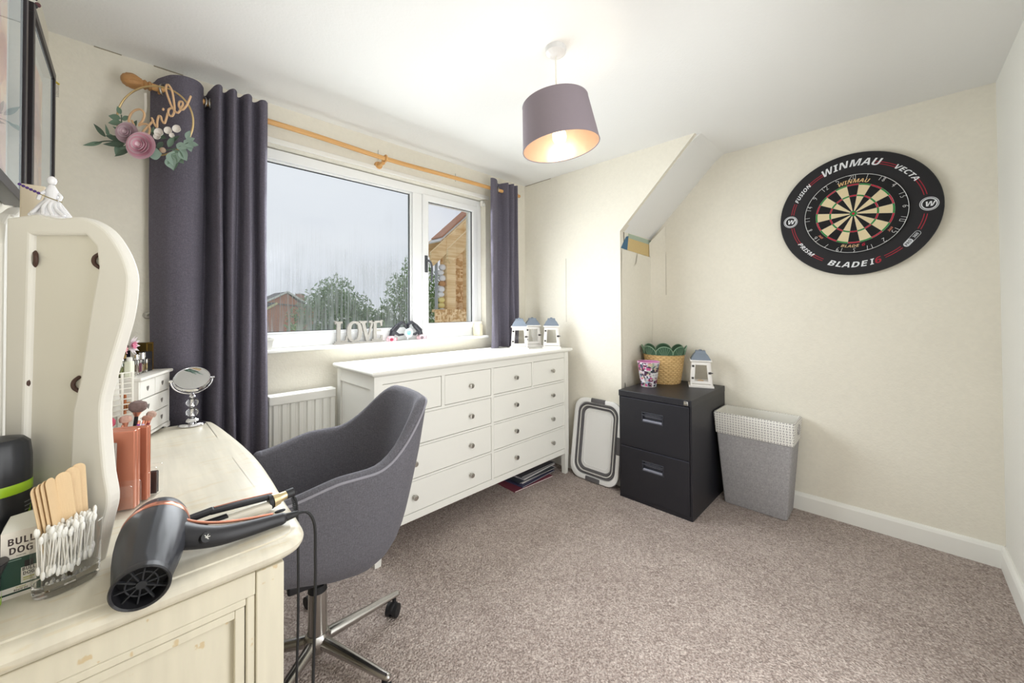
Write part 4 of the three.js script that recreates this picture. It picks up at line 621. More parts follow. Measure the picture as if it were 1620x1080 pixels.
// ---------------------------------------------------------------- pendant lamp
{
  const L = thing('pendant_lamp', 'hanging lamp with grey drum shade lined in copper', 'lamp', [1.485, H, 1.325]);
  part(L, 'ceiling_rose', lathe([[0, -0.004 - 0.030], [0.012, -0.034], [0.030, -0.030], [0.042, -0.020], [0.0435, 0], [0, 0]], 36), std({ color: 0xdedede, roughness: 0.35 }));
  part(L, 'cord', tube([[0, -0.03, 0], [0.001, -0.12, 0], [0.0, -0.27, 0]], 0.0032, 20, 8), std({ color: 0xf0eee6, roughness: 0.6 }));
  // the shade hangs a little askew
  const ax = V(Math.sin(0.786), 0, -Math.cos(0.786)), tilt = new THREE.Matrix4().makeTranslation(0, -0.27, 0).multiply(new THREE.Matrix4().makeRotationAxis(ax, -0.13)).multiply(new THREE.Matrix4().makeTranslation(0, 0.27, 0));
  const yt = -0.232, yb = -0.418, rt = 0.137, rb = 0.160, P = (g) => g.applyMatrix4(tilt);
  const fab = std({ color: 0x8b8087, bumpMap: T.weave, bumpScale: 0.0003, roughness: 0.85 }), lin = std({ color: 0xeedccb, metalness: 0.85, roughness: 0.25, side: THREE.DoubleSide });
  part(L, 'shade', P(new THREE.CylinderGeometry(rt, rb, yt - yb, 72, 1, true).translate(0, (yt + yb) / 2, 0)), fab);
  part(L, 'shade_lining', P(new THREE.CylinderGeometry(rt - 0.002, rb - 0.002, yt - yb - 0.002, 72, 1, true).translate(0, (yt + yb) / 2, 0)), lin).userData.label = 'shiny copper lining';
  part(L, 'rim', [P(new THREE.TorusGeometry(rt - 0.001, 0.002, 8, 72).rotateX(Math.PI / 2).translate(0, yt, 0)), P(new THREE.TorusGeometry(rb - 0.001, 0.002, 8, 72).rotateX(Math.PI / 2).translate(0, yb, 0))], fab);
  part(L, 'spider', [0, 1, 2].map((i) => P(cylBetween([0.018 * Math.cos(i * 2.09), -0.262, 0.018 * Math.sin(i * 2.09)], [(rt - 0.002) * Math.cos(i * 2.09), yt - 0.004, (rt - 0.002) * Math.sin(i * 2.09)], 0.0015, 0.0015, 6))), M.white);
  part(L, 'lamp_holder', P(lathe([[0, -0.315], [0.017, -0.315], [0.019, -0.30], [0.019, -0.275], [0.013, -0.262], [0.006, -0.255], [0, -0.255]], 24)), M.white);
  const bulbMat = std({ color: 0xfff2dc, emissive: 0xffe2b8, emissiveIntensity: 1.6, roughness: 0.3 });
  part(L, 'bulb', P(lathe([[0, -0.405], [0.012, -0.403], [0.024, -0.394], [0.030, -0.378], [0.029, -0.360], [0.020, -0.336], [0.014, -0.318], [0, -0.316]], 28)), bulbMat);
  const pt = V(0, -0.372, 0).applyMatrix4(tilt), light = new THREE.PointLight(new THREE.Color(1.0, 0.86, 0.68), 0.06); light.name = 'pendant_bulb_light'; light.position.copy(pt); light.castShadow = true; light.shadow.radius = 1.3; L.add(light);
}
// ---------------------------------------------------------------- filing cabinet
const FX = 2.564, FZ = 0.993, FT = 0.711;
{
  const c = thing('filing_cabinet', 'black two-drawer metal filing cabinet', 'cabinet', [FX, 0, FZ]);
  const D = 0.62, W = 0.47;
  part(c, 'body', [bx(0.006, D, 0.0, FT - 0.035, 0, 0.012), bx(0.006, D, 0, FT - 0.035, W - 0.012, W), bx(D - 0.01, D, 0, FT - 0.035, 0.012, W - 0.012), bx(0.01, D - 0.01, 0.0, 0.02, 0.012, W - 0.012), bx(0.006, 0.02, 0.0, 0.024, 0.012, W - 0.012), bx(0.02, 0.03, 0.02, FT - 0.04, 0.012, W - 0.012), bx(0.006, 0.03, 0.347, 0.353, 0.012, W - 0.012)], M.blackMetal);
  part(c, 'top', bx(-0.002, D + 0.002, FT - 0.04, FT, -0.002, W + 0.002, 0.004), M.blackMetal);
  const edge = std({ color: 0x3a3b45, roughness: 0.35 }), hnd = std({ color: 0x30323a, roughness: 0.35 }), lip = std({ color: 0x8b8d9a, roughness: 0.35, metalness: 0.3 });
  for (const [y0, y1, hy] of [[0.354, 0.668, 0.558], [0.026, 0.346, 0.246]]) {
    const z0 = 0.165, z1 = 0.298, h0 = hy - 0.028, h1 = hy + 0.030;
    const dr = part(c, 'drawer', [bx(0, 0.018, y0, h0, 0.014, W - 0.014, 0.002), bx(0, 0.018, h1, y1, 0.014, W - 0.014, 0.002), bx(0, 0.018, h0 - 0.002, h1 + 0.002, 0.014, z0), bx(0, 0.018, h0 - 0.002, h1 + 0.002, z1, W - 0.014)], M.blackMetal);
    const h = part(dr, 'handle', [bx(0.014, 0.02, h0 - 0.002, h1 + 0.002, z0 - 0.002, z1 + 0.002), bx(-0.003, 0.004, h0 - 0.004, h0 + 0.003, z0 - 0.004, z1 + 0.004, 0.002), bx(-0.003, 0.004, h1 - 0.003, h1 + 0.004, z0 - 0.004, z1 + 0.004, 0.002), bx(-0.003, 0.004, h0, h1, z0 - 0.004, z0 + 0.003, 0.002), bx(-0.003, 0.004, h0, h1, z1 - 0.003, z1 + 0.004, 0.002), bx(-0.008, 0.004, h1 - 0.018, h1 - 0.010, z0, z1, 0.002)], hnd);
    part(h, 'pull_lip', bx(-0.004, 0.012, h0 + 0.003, h0 + 0.016, z0 + 0.004, z1 - 0.004, 0.003), lip);
    part(dr, 'card_holder', bx(0.012, 0.0135, h0 + 0.03, h1 - 0.006, z0 + 0.01, z1 - 0.01), lip);
    part(dr, 'edge_strip', bx(-0.001, 0.006, y1 - 0.004, y1, 0.016, W - 0.016), edge);
  }
  part(c, 'lock', [cylBetween([-0.008, FT - 0.020, W - 0.030], [0, FT - 0.020, W - 0.030], 0.011, 0.011, 20), bx(-0.005, 0, FT - 0.032, FT - 0.008, W - 0.042, W - 0.018, 0.002), bx(-0.018, -0.008, FT - 0.022, FT - 0.018, W - 0.036, W - 0.024)], M.chrome);
}
// ---------------------------------------------------------------- laundry hamper
{
  const h = thing('laundry_hamper', 'grey fabric laundry hamper with white checked liner', 'hamper', [3.055, 0, 1.685]);
  const ring = (y, k, ins = 0) => { const x0 = lerp(-0.095, -0.125, k) + ins, x1 = lerp(0.105, 0.115, k) - ins, z0 = lerp(-0.168, -0.212, k) + ins, z1 = lerp(0.168, 0.212, k) - ins, r = 0.014, pts = []; for (const [cx, cz, a0] of [[x1 - r, z1 - r, 0], [x0 + r, z1 - r, 90], [x0 + r, z0 + r, 180], [x1 - r, z0 + r, 270]]) for (let i = 0; i <= 4; i++) { const a = (a0 + i * 22.5) * Math.PI / 180; pts.push([cx + r * Math.cos(a), y, cz + r * Math.sin(a)]); } return pts; };
  part(h, 'body', loft([ring(0.002, 0, 0.004), ring(0.008, 0), ring(0.25, 0.43), ring(0.46, 0.80)], true, false), std({ map: T.linen, bumpMap: T.weave, bumpScale: 0.001, roughness: 0.95 }));
  const chk = std({ map: T.check, roughness: 0.95 });
  part(h, 'liner_band', loft([ring(0.450, 0.785, -0.003), ring(0.452, 0.785, -0.006), ring(0.575, 1, -0.006), ring(0.583, 1, -0.002), ring(0.583, 1, 0.006)], false, false), chk).userData.label = 'white liner band with grey check';
  part(h, 'lining', loft([ring(0.583, 1, 0.006), ring(0.3, 0.52, 0.008), ring(0.02, 0.02, 0.01)], false, true), std({ color: 0xe9e6dd, roughness: 0.95, side: THREE.DoubleSide }));
  part(h, 'handle_loop', [new THREE.TorusGeometry(0.030, 0.0055, 8, 28).scale(1, 0.9, 1).translate(0, 0.53, 0.213), new THREE.TorusGeometry(0.030, 0.0055, 8, 28).scale(1, 0.9, 1).translate(0, 0.53, -0.213)], std({ color: 0xa9a6a6, roughness: 0.9 }));
}
// ---------------------------------------------------------------- collapsible basket leaning on the dormer wall
{
  const b = thing('folding_basket', 'white collapsible laundry basket with grey rings leaning on the wall', 'basket', [2.598, 0.006, 0.752]);
  b.rotation.set(0, 0, 0);
  const W = 0.405, Hh = 0.585; // built upright in the z-y plane, hollow side towards -x
  const rr2 = (w, h, r, x, yc) => { const pts = []; for (const [cz, cy, a0] of [[w / 2 - r, h / 2 - r, 0], [-w / 2 + r, h / 2 - r, 90], [-w / 2 + r, -h / 2 + r, 180], [w / 2 - r, -h / 2 + r, 270]]) for (let i = 0; i <= 7; i++) { const a = (a0 + i * 90 / 7) * Math.PI / 180; pts.push([x, yc + cy + r * Math.sin(a), cz + r * Math.cos(a)]); } return pts; };
  const yc = Hh / 2;
  const loops = (list) => { const n = list[0].length, pos = list.flat(2), idx = []; for (let j = 0; j < list.length - 1; j++) for (let i = 0; i < n; i++) { const a = j * n + i, c = j * n + (i + 1) % n; idx.push(a, c + n, c, a, a + n, c + n); } const g = new THREE.BufferGeometry(); g.setAttribute('position', new THREE.Float32BufferAttribute(pos, 3)); g.setIndex(idx); return toCreasedNormals(g, 0.8); };
  const lean = new THREE.Matrix4().makeRotationZ(-0.155), Q = (g) => g.applyMatrix4(lean);
  const wht = std({ color: 0xeeeeec, roughness: 0.35, side: THREE.DoubleSide }), gry = std({ color: 0x5d5b5d, roughness: 0.6, side: THREE.DoubleSide }), pale = std({ color: 0xdcdad5, roughness: 0.4, side: THREE.DoubleSide });
  part(b, 'outer_rim', Q(loops([rr2(W - 0.010, Hh - 0.010, 0.085, 0.028, yc), rr2(W, Hh, 0.09, 0.014, yc), rr2(W - 0.004, Hh - 0.004, 0.09, 0.003, yc), rr2(W - 0.016, Hh - 0.016, 0.085, 0.0, yc), rr2(W - 0.056, Hh - 0.056, 0.078, 0.002, yc), rr2(W - 0.072, Hh - 0.072, 0.072, 0.014, yc)])), wht);
  part(b, 'flexible_ring', Q(loops([rr2(W - 0.072, Hh - 0.072, 0.072, 0.014, yc), rr2(W - 0.078, Hh - 0.078, 0.072, 0.004, yc), rr2(W - 0.092, Hh - 0.092, 0.068, 0.005, yc), rr2(W - 0.100, Hh - 0.100, 0.066, 0.02, yc)])), gry);
  part(b, 'middle_rim', Q(loops([rr2(W - 0.100, Hh - 0.100, 0.066, 0.02, yc), rr2(W - 0.105, Hh - 0.105, 0.064, 0.010, yc), rr2(W - 0.116, Hh - 0.116, 0.060, 0.010, yc), rr2(W - 0.122, Hh - 0.122, 0.058, 0.022, yc)])), pale);
  part(b, 'flexible_ring', Q(loops([rr2(W - 0.122, Hh - 0.122, 0.058, 0.022, yc), rr2(W - 0.128, Hh - 0.128, 0.058, 0.012, yc), rr2(W - 0.144, Hh - 0.144, 0.054, 0.014, yc), rr2(W - 0.154, Hh - 0.154, 0.050, 0.03, yc)])), gry);
  const floorShape = shapeOf(rr2(W - 0.152, Hh - 0.152, 0.050, 0, yc).map((p) => [p[2], p[1]]));
  part(b, 'base_panel', Q(ex(floorShape, 0.006, 0.002).rotateY(-Math.PI / 2).translate(0.036, 0, 0)), wht);
  part(b, 'base_ridge', Q(loops([rr2(W - 0.190, Hh - 0.190, 0.04, 0.030, yc), rr2(W - 0.192, Hh - 0.192, 0.04, 0.027, yc), rr2(W - 0.200, Hh - 0.200, 0.038, 0.027, yc), rr2(W - 0.202, Hh - 0.202, 0.038, 0.030, yc)])), wht);
  const grip = (z0, z1, y0, y1) => Q(bx(-0.003, 0.018, y0, y1, z0, z1, 0.006));
  for (const [z0, z1, y0, y1] of [[-0.06, 0.06, Hh - 0.030, Hh + 0.002], [-0.06, 0.06, -0.002, 0.030], [W / 2 - 0.030, W / 2 + 0.002, yc - 0.06, yc + 0.06]]) part(b, 'grip', grip(z0, z1, y0, y1), gry);
}
// ---------------------------------------------------------------- things on the filing cabinet
{
  const p = thing('wicker_basket', 'round wicker basket with green scalloped leaf edge on filing cabinet', 'basket', [3.046, FT, 1.094]);
  const prof = (y) => lerp(0.112, 0.143, Math.pow(y / 0.215, 0.9));
  part(p, 'woven_body', grid(96, 40, (u, v) => { const a = u * 2 * Math.PI, y = v * 0.215, b = 0.0022 * Math.sin(v * 18 * Math.PI) * Math.sin(a * 24 + (Math.floor(v * 18) % 2) * Math.PI), r = prof(y) + b; return [r * Math.cos(a), y, r * Math.sin(a)]; }, true), std({ map: T.wicker, bumpMap: T.wickerB, bumpScale: 0.004, roughness: 0.8 }), true);
  part(p, 'base', lathe([[0, 0.001], [0.112, 0.001], [0.112, 0.006], [0, 0.006]], 40), std({ color: 0xb98c4c, roughness: 0.9 }));
  part(p, 'inside', grid(48, 8, (u, v) => { const a = -u * 2 * Math.PI, y = 0.01 + v * 0.205, r = prof(y) - 0.006; return [r * Math.cos(a), y, r * Math.sin(a)]; }, true), std({ color: 0x9c7a44, roughness: 0.95, side: THREE.DoubleSide }));
  const gm = std({ color: 0x41624a, roughness: 0.8, bumpMap: T.weave, bumpScale: 0.002, side: THREE.DoubleSide }), edge = std({ color: 0x7f9c82, roughness: 0.8 });
  for (let i = 0; i < 8; i++) {
    const a0 = i / 8 * 2 * Math.PI + 0.35, half = Math.PI / 8 * 1.04, R = 0.1445;
    const g = grid(14, 6, (u, v) => { const s = (u - 0.5) * 2, hh = 0.062 * Math.sqrt(Math.max(0, 1 - s * s)) * v, a = a0 + s * half, r = R + 0.02 * v * Math.sqrt(Math.max(0, 1 - s * s)) * 0.5; return [r * Math.cos(a), 0.208 + hh, r * Math.sin(a)]; });
    const sc = part(p, 'scallop_leaf', g, gm);
    const arc = []; for (let k = 0; k <= 16; k++) { const s = (k / 16 - 0.5) * 1.98, q = Math.sqrt(1 - s * s), a = a0 + s * half, r = R + 0.01 * q + 0.001; arc.push([r * Math.cos(a), 0.208 + 0.062 * q, r * Math.sin(a)]); }
    part(sc, 'rolled_edge', tube(arc, 0.0035, 40, 8), edge);
    part(sc, 'leaf_vein', [-0.6, -0.35, -0.1, 0.15, 0.4, 0.65].map((s) => { const q = Math.sqrt(1 - s * s), a = a0 + s * half, a1 = a0 + s * 0.45 * half; return tube([[(R + 0.001) * Math.cos(a1), 0.21, (R + 0.001) * Math.sin(a1)], [(R + 0.010 * q + 0.001) * Math.cos(a), 0.208 + 0.056 * q, (R + 0.010 * q + 0.001) * Math.sin(a)]], 0.0012, 4, 5); }), edge);
  }
}
{
  const p = thing('printed_tub', 'small tapered tub with photo collage print and pink inside', 'tub', [2.822, FT, 1.080]);
  const art = canvasTex(512, 256, (c, w, h) => { c.fillStyle = '#e6e0e4'; c.fillRect(0, 0, w, h); let s = 4242; const q = () => (s = (s * 16807) % 2147483647) / 2147483647; const cols = ['#7d2f55', '#c4578a', '#46505f', '#9fb6c9', '#cfc3cb', '#4a2c44', '#9fb09a', '#c9b69a', '#2f3440', '#e2dbe0']; for (let i = 0; i < 620; i++) { c.fillStyle = cols[Math.floor(q() * 10)]; c.beginPath(); const x = q() * w, y = q() * h; if (i % 3) c.rect(x, y, 8 + q() * 34, 6 + q() * 26); else c.ellipse(x, y, 6 + q() * 18, 5 + q() * 16, q() * 3, 0, 7); c.fill(); } for (const x0 of [0, 256]) { c.fillStyle = '#f4f2f2'; c.fillRect(x0 + 60, 108, 132, 54); c.strokeStyle = '#77717a'; c.lineWidth = 2; c.strokeRect(x0 + 63, 111, 126, 48); c.fillStyle = '#4f4a55'; let x = x0 + 70; for (const wd of [5, 9, 5, 11, 7, 10, 6, 10, 8]) { c.fillRect(x, 120, wd * 0.55, 26); x += wd + 4; } c.fillRect(x0 + 90, 151, 70, 3); } });
  part(p, 'cup', grid(48, 1, (u, v) => { const a = -u * 2 * Math.PI, r = lerp(0.052, 0.075, v); return [r * Math.cos(a), 0.002 + v * 0.168, r * Math.sin(a)]; }, true), std({ map: art, roughness: 0.35 }), true);
  part(p, 'inside', [lathe([[0.0, 0.006], [0.050, 0.006], [0.0735, 0.168]], 48)], std({ color: 0xd37fb4, roughness: 0.45, side: THREE.DoubleSide }));
  part(p, 'rim', new THREE.TorusGeometry(0.0748, 0.0022, 8, 48).rotateX(Math.PI / 2).translate(0, 0.170, 0), std({ color: 0xe3b5cf, roughness: 0.4 }));
  part(p, 'base', lathe([[0, 0], [0.052, 0], [0.052, 0.004], [0, 0.005]], 40), M.white);
}
// ---------------------------------------------------------------- small white lanterns
const lanternWood = std({ color: 0xebe7e2, roughness: 0.7 }), lanternRoof = std({ color: 0x7d8794, roughness: 0.55, metalness: 0.2 }), lanternDark = std({ color: 0x3c3836, roughness: 0.5 });
function lantern() {
  const t = thing('candle_lantern', '', 'lantern');
  const b = 0.062, tp = 0.052, y0 = 0.022, y1 = 0.176;
  part(t, 'base', [bx(-0.078, 0.078, 0, 0.012, -0.078, 0.078, 0.002), bx(-0.068, 0.068, 0.012, 0.022, -0.068, 0.068, 0.002)], lanternWood);
  for (const [sx, sz] of [[1, 1], [1, -1], [-1, 1], [-1, -1]]) part(t, 'post', boxBetween([sx * b, y0, sz * b], [sx * tp, y1, sz * tp], 0.013, 0.013, V(1, 0, 0)), lanternWood);
  part(t, 'cap', [bx(-0.068, 0.068, y1, y1 + 0.010, -0.068, 0.068, 0.002)], lanternWood);
  const sq = (r, y) => [[r, y, r], [-r, y, r], [-r, y, -r], [r, y, -r]];
  part(t, 'roof', loft([sq(0.062, 0.186), sq(0.058, 0.196), sq(0.046, 0.218), sq(0.036, 0.230), sq(0.034, 0.231), sq(0.030, 0.246), sq(0.031, 0.248)], true, true, 0.4), lanternRoof);
  part(t, 'roof_knob', [lathe([[0, 0.246], [0.010, 0.247], [0.010, 0.254], [0, 0.256]], 14)], lanternRoof);
  const dr = part(t, 'door', [boxBetween([-b + 0.010, y0 + 0.006, b + 0.006], [-tp + 0.010, y1 - 0.004, tp + 0.006], 0.016, 0.007, V(0, 0, 1)), boxBetween([b - 0.010, y0 + 0.006, b + 0.006], [tp - 0.010, y1 - 0.004, tp + 0.006], 0.016, 0.007, V(0, 0, 1)), bx(-0.054, 0.054, y0 + 0.004, y0 + 0.022, b - 0.001, b + 0.008), bx(-0.046, 0.046, y1 - 0.022, y1 - 0.003, tp + 0.002, tp + 0.010)], lanternWood);
  part(dr, 'hinge', [bx(-0.060, -0.046, 0.056, 0.070, 0.066, 0.071, 0.001), bx(-0.056, -0.042, 0.138, 0.152, 0.060, 0.066, 0.001)], lanternDark);
  part(dr, 'latch', [bx(0.044, 0.062, 0.094, 0.108, 0.062, 0.072, 0.002), bx(0.058, 0.072, 0.098, 0.104, 0.064, 0.070, 0.001)], lanternDark);
  for (const [rot] of [[0], [1], [2], [3]]) part(t, 'pane', new THREE.PlaneGeometry(0.09, 0.135).rotateX(-0.06).translate(0, 0.098, 0.056).rotateY(rot * Math.PI / 2), M.pane);
  for (const rot of [1, 2, 3]) part(t, 'side_rail', [bx(-0.05, 0.05, y0, y0 + 0.014, 0.055, 0.062).rotateY(rot * Math.PI / 2), bx(-0.044, 0.044, y1 - 0.014, y1, 0.046, 0.053).rotateY(rot * Math.PI / 2)], lanternWood);
  return t;
}
{
  const a = lantern(); const g = 'small white lanterns'; const set = (o, l, p, turn, s = 1) => { o.userData.label = l; o.userData.group = g; o.position.set(...p); o.rotation.y = turn; o.scale.setScalar(s); };
  const L = [['white candle lantern beside the wicker basket on the filing cabinet', [3.065, FT, 1.345], -1.18, 1], ['white candle lantern touching the right curtain, leftmost on the chest of drawers', [2.345, 0.955, 0.278], -0.80, 0.92], ['white candle lantern half hidden behind another on the chest of drawers', [2.56, 0.955, 0.218], -0.72, 0.92], ['white candle lantern standing alone at the right end of the chest of drawers', [2.556, 0.955, 0.420], -0.86, 0.92]];
  L.forEach(([l, p, r, s], i) => { const o = i ? copyOf(a, 'candle_lantern', l) : a; set(o, l, p, r, s); });
}
// tea light inside the lantern on the cabinet
solo('tea_light', 'small candle inside the lantern on the filing cabinet', 'candle', [cylBetween([3.065, FT + 0.022, 1.345], [3.065, FT + 0.040, 1.345], 0.019, 0.019, 24), cylBetween([3.065, FT + 0.04, 1.345], [3.065, FT + 0.046, 1.345], 0.001, 0.001, 6)], std({ color: 0xd8b48a, roughness: 0.6 }));
// ---------------------------------------------------------------- magazines under the chest of drawers
{
  const mats = [0x7d3a4a, 0x4b4a66, 0xd8d5d8, 0x3e4450, 0xb9b6bb, 0x54525a].map((c) => std({ color: c, roughness: 0.35 })), page = std({ color: 0xe6e2da, roughness: 0.8 });
  const names = ['bottom magazine of the pile under the chest, red cover', 'second magazine from the floor under the chest, blue-grey cover', 'third magazine from the floor under the chest, pale cover', 'fourth magazine from the floor under the chest, dark slate cover', 'fifth magazine from the floor under the chest, light grey cover', 'top magazine of the pile under the chest, charcoal cover'];
  let y = 0.0; const px = [2.30, 2.36, 2.40, 2.38, 2.42, 2.43], pz = [0.35, 0.33, 0.30, 0.31, 0.285, 0.27], tn = [-0.06, 0.05, 0.02, -0.03, 0.06, 0.0];
  for (let i = 0; i < 6; i++) { const h = [0.009, 0.006, 0.007, 0.006, 0.008, 0.006][i], t = thing('magazine', names[i], 'magazine', [px[i], y, pz[i]], tn[i], 'magazines under the chest of drawers'); part(t, 'cover', [bx(-0.19, 0.19, 0, 0.001, -0.125, 0.125), bx(-0.19, 0.19, h - 0.001, h, -0.125, 0.125), bx(-0.192, -0.19, 0, h, -0.125, 0.125)], mats[i]); part(t, 'pages', bx(-0.19, 0.187, 0.001, h - 0.001, -0.122, 0.122), page); y += h + 0.0005; }
}
// ---------------------------------------------------------------- dartboard and its surround on the right wall
{
  const cy = 1.792, cz = 2.154, sR = 0.350, bR = 0.2255;
  const srd = thing('dartboard_surround', 'black round dartboard surround printed with white and red lettering', 'surround', [XR - 0.001, cy, cz], -Math.PI / 2);
  const face = canvasTex(2048, 2048, (c, w) => {
    const K = w / 2 / sR, ctr = w / 2; c.fillStyle = '#1e1d21'; c.fillRect(0, 0, w, w); c.translate(ctr, ctr);
    const arcR = 0.288 * K, A = (d) => (d - 90) * Math.PI / 180; // degrees clockwise from the top
    c.strokeStyle = '#a81f33'; c.lineWidth = 0.0035 * K;
    for (const [a, b] of [[19, 38], [60, 80], [100, 116], [138, 154], [209, 222], [240, 262], [278, 292], [316, 333]]) for (const r of [arcR - 0.0055 * K, arcR + 0.0055 * K]) { c.beginPath(); c.arc(0, 0, r, A(a), A(b)); c.stroke(); }
    const word = (txt, deg, size, r, flip, sx = 1, color = '#e9ebee', weight = 'bold italic') => { c.fillStyle = color; c.font = `${weight} ${size * K}px sans-serif`; c.textAlign = 'center'; c.textBaseline = 'middle'; const ws = [...txt].map((ch) => c.measureText(ch).width * sx * 1.02), tot = ws.reduce((a, b) => a + b, 0); let s = -tot / 2; [...txt].forEach((ch, i) => { const mid = s + ws[i] / 2; s += ws[i]; const a = (deg * Math.PI / 180) + (flip ? -1 : 1) * mid / (r * K); c.save(); c.rotate(a); c.translate(0, -r * K); if (flip) c.rotate(Math.PI); c.scale(sx, 1); c.fillText(ch, 0, 0); c.restore(); }); };
    word('WINMAU', -3, 0.054, 0.292, false, 1.12); word('VECTA', 49, 0.034, 0.288, false, 1.25); word('FUSION', -55, 0.028, 0.288, false, 1.15); word('PRISM', 231, 0.030, 0.288, true, 1.15);
    word('BLADE', 187, 0.044, 0.292, true, 1.28); word('I', 166, 0.044, 0.292, true, 1.1, '#e9ebee'); word('6', 161, 0.046, 0.292, true, 1.2, '#a81f33');
    for (const d of [90, 270]) { c.save(); c.rotate(d * Math.PI / 180); c.translate(0, -0.296 * K); c.rotate(-d * Math.PI / 180); c.strokeStyle = '#e3e6ea'; c.lineWidth = 0.0028 * K; c.beginPath(); c.arc(0, 0, 0.034 * K, 0, 7); c.stroke(); c.lineWidth = 0.005 * K; c.beginPath(); c.arc(0, 0, 0.0275 * K, 0, 7); c.stroke(); c.fillStyle = '#e9ebee'; c.font = `bold italic ${0.046 * K}px sans-serif`; c.textAlign = 'center'; c.textBaseline = 'middle'; c.fillText('w', 0, -0.003 * K); c.restore(); }
    // badge at lower right
    c.save(); c.rotate(127 * Math.PI / 180); c.translate(0, -0.290 * K); c.rotate(Math.PI); c.strokeStyle = '#cfd3d8'; c.fillStyle = '#cfd3d8'; c.lineWidth = 0.002 * K; c.beginPath(); c.roundRect(-0.046 * K, -0.012 * K, 0.092 * K, 0.024 * K, 0.012 * K); c.stroke(); c.beginPath(); c.roundRect(-0.046 * K, -0.012 * K, 0.044 * K, 0.024 * K, 0.01 * K); c.fill(); c.font = `bold ${0.017 * K}px sans-serif`; c.textAlign = 'center'; c.textBaseline = 'middle'; c.fillText('360', 0.022 * K, 0); c.fillStyle = '#26252a'; c.fillText('PRO', -0.024 * K, 0); c.restore();
  });
  const fs = new THREE.Shape(); fs.absarc(0, 0, sR - 0.006, 0, Math.PI * 2); const hole = new THREE.Path(); hole.absarc(0, 0, bR + 0.001, 0, Math.PI * 2, true); fs.holes.push(hole);
  const fg = new THREE.ShapeGeometry(fs, 72).translate(0, 0, 0.0285), p = fg.attributes.position, uv = fg.attributes.uv; for (let i = 0; i < p.count; i++) uv.setXY(i, 0.5 + p.getX(i) / (2 * sR), 0.5 + p.getY(i) / (2 * sR));
  part(srd, 'ring', [lathe([[bR + 0.001, 0.028], [bR + 0.001, 0.0], [sR - 0.002, 0.0], [sR, 0.003], [sR, 0.023], [sR - 0.002, 0.027], [sR - 0.006, 0.0285]], 96).rotateX(Math.PI / 2)], M.blackMatte);
  part(srd, 'printed_face', fg, std({ map: face, roughness: 0.75 }), true);
  const db = thing('dartboard', 'bristle dartboard with red and green rings inside the surround', 'dartboard', [XR - 0.001, cy, cz], -Math.PI / 2);
  const zf = 0.036; const blackB = std({ color: 0x1b1b1d, bumpMap: T.wallB, bumpScale: 0.001, roughness: 0.95 }), creamB = std({ color: 0xe4d3ac, bumpMap: T.wallB, bumpScale: 0.001, roughness: 0.95 }), redB = std({ color: 0xb8233c, roughness: 0.9 }), greenB = std({ color: 0x2f8a45, roughness: 0.9 });
  part(db, 'body', lathe([[0, 0.0], [bR, 0.0], [bR, zf - 0.003], [bR - 0.002, zf - 0.001], [0.170, zf - 0.001]], 96).rotateX(Math.PI / 2), blackB);
  const ringPrint = canvasTex(1024, 1024, (c, w) => { const K = w / 2 / bR; c.fillStyle = '#19191b'; c.fillRect(0, 0, w, w); c.translate(w / 2, w / 2); c.textAlign = 'center'; c.textBaseline = 'middle'; const word = (txt, deg, size, r, flip, sx, color) => { c.fillStyle = color; c.font = `bold italic ${size * K}px sans-serif`; const ws = [...txt].map((ch) => c.measureText(ch).width * sx), tot = ws.reduce((a, b) => a + b, 0); let s = -tot / 2; [...txt].forEach((ch, i) => { const mid = s + ws[i] / 2; s += ws[i]; c.save(); c.rotate(deg * Math.PI / 180 + (flip ? -1 : 1) * mid / (r * K)); c.translate(0, -r * K); if (flip) c.rotate(Math.PI); c.scale(sx, 1); c.fillText(ch, 0, 0); c.restore(); }); }; word('WINMAU', 0, 0.029, 0.187, false, 1.1, '#e6bf86'); word('BLADE', 186, 0.021, 0.186, true, 1.25, '#d9b98c'); word('6', 168, 0.022, 0.186, true, 1.3, '#b8233c'); word('360', 127, 0.015, 0.187, true, 1.1, '#d9836c'); word('360', 233, 0.015, 0.187, true, 1.1, '#d9836c'); });
  const rs = new THREE.Shape(); rs.absarc(0, 0, bR - 0.003, 0, Math.PI * 2); const rh = new THREE.Path(); rh.absarc(0, 0, 0.169, 0, Math.PI * 2, true); rs.holes.push(rh);
  const rg = new THREE.ShapeGeometry(rs, 64).translate(0, 0, zf - 0.0004), rp = rg.attributes.position, ru = rg.attributes.uv; for (let i = 0; i < rp.count; i++) ru.setXY(i, 0.5 + rp.getX(i) / (2 * bR), 0.5 + rp.getY(i) / (2 * bR));
  part(db, 'outer_band', rg, std({ map: ringPrint, roughness: 0.9 }), true);
  const seg = (r0, r1) => { const s = new THREE.Shape(), h = Math.PI / 20 * 0.985; s.absarc(0, 0, r1, Math.PI / 2 - h, Math.PI / 2 + h); s.absarc(0, 0, r0, Math.PI / 2 + h, Math.PI / 2 - h, true); s.closePath(); return new THREE.ExtrudeGeometry(s, { depth: 0.003, bevelEnabled: false, curveSegments: 4 }).translate(0, 0, zf - 0.003); };
  const gs = { inner: fin(seg(0.0159, 0.099)), outer: fin(seg(0.107, 0.162)), treble: fin(seg(0.099, 0.107)), double: fin(seg(0.162, 0.170)) };
  for (let i = 0; i < 20; i++) { const dark = i % 2 === 0, rot = -i * Math.PI / 10; for (const [n, g, m] of [['single_wedge', gs.inner, dark ? blackB : creamB], ['single_wedge', gs.outer, dark ? blackB : creamB], ['treble_segment', gs.treble, dark ? redB : greenB], ['double_segment', gs.double, dark ? redB : greenB]]) { const me = new THREE.Mesh(g, m); me.name = n; me.rotation.z = rot; me.castShadow = me.receiveShadow = true; db.add(me); } }
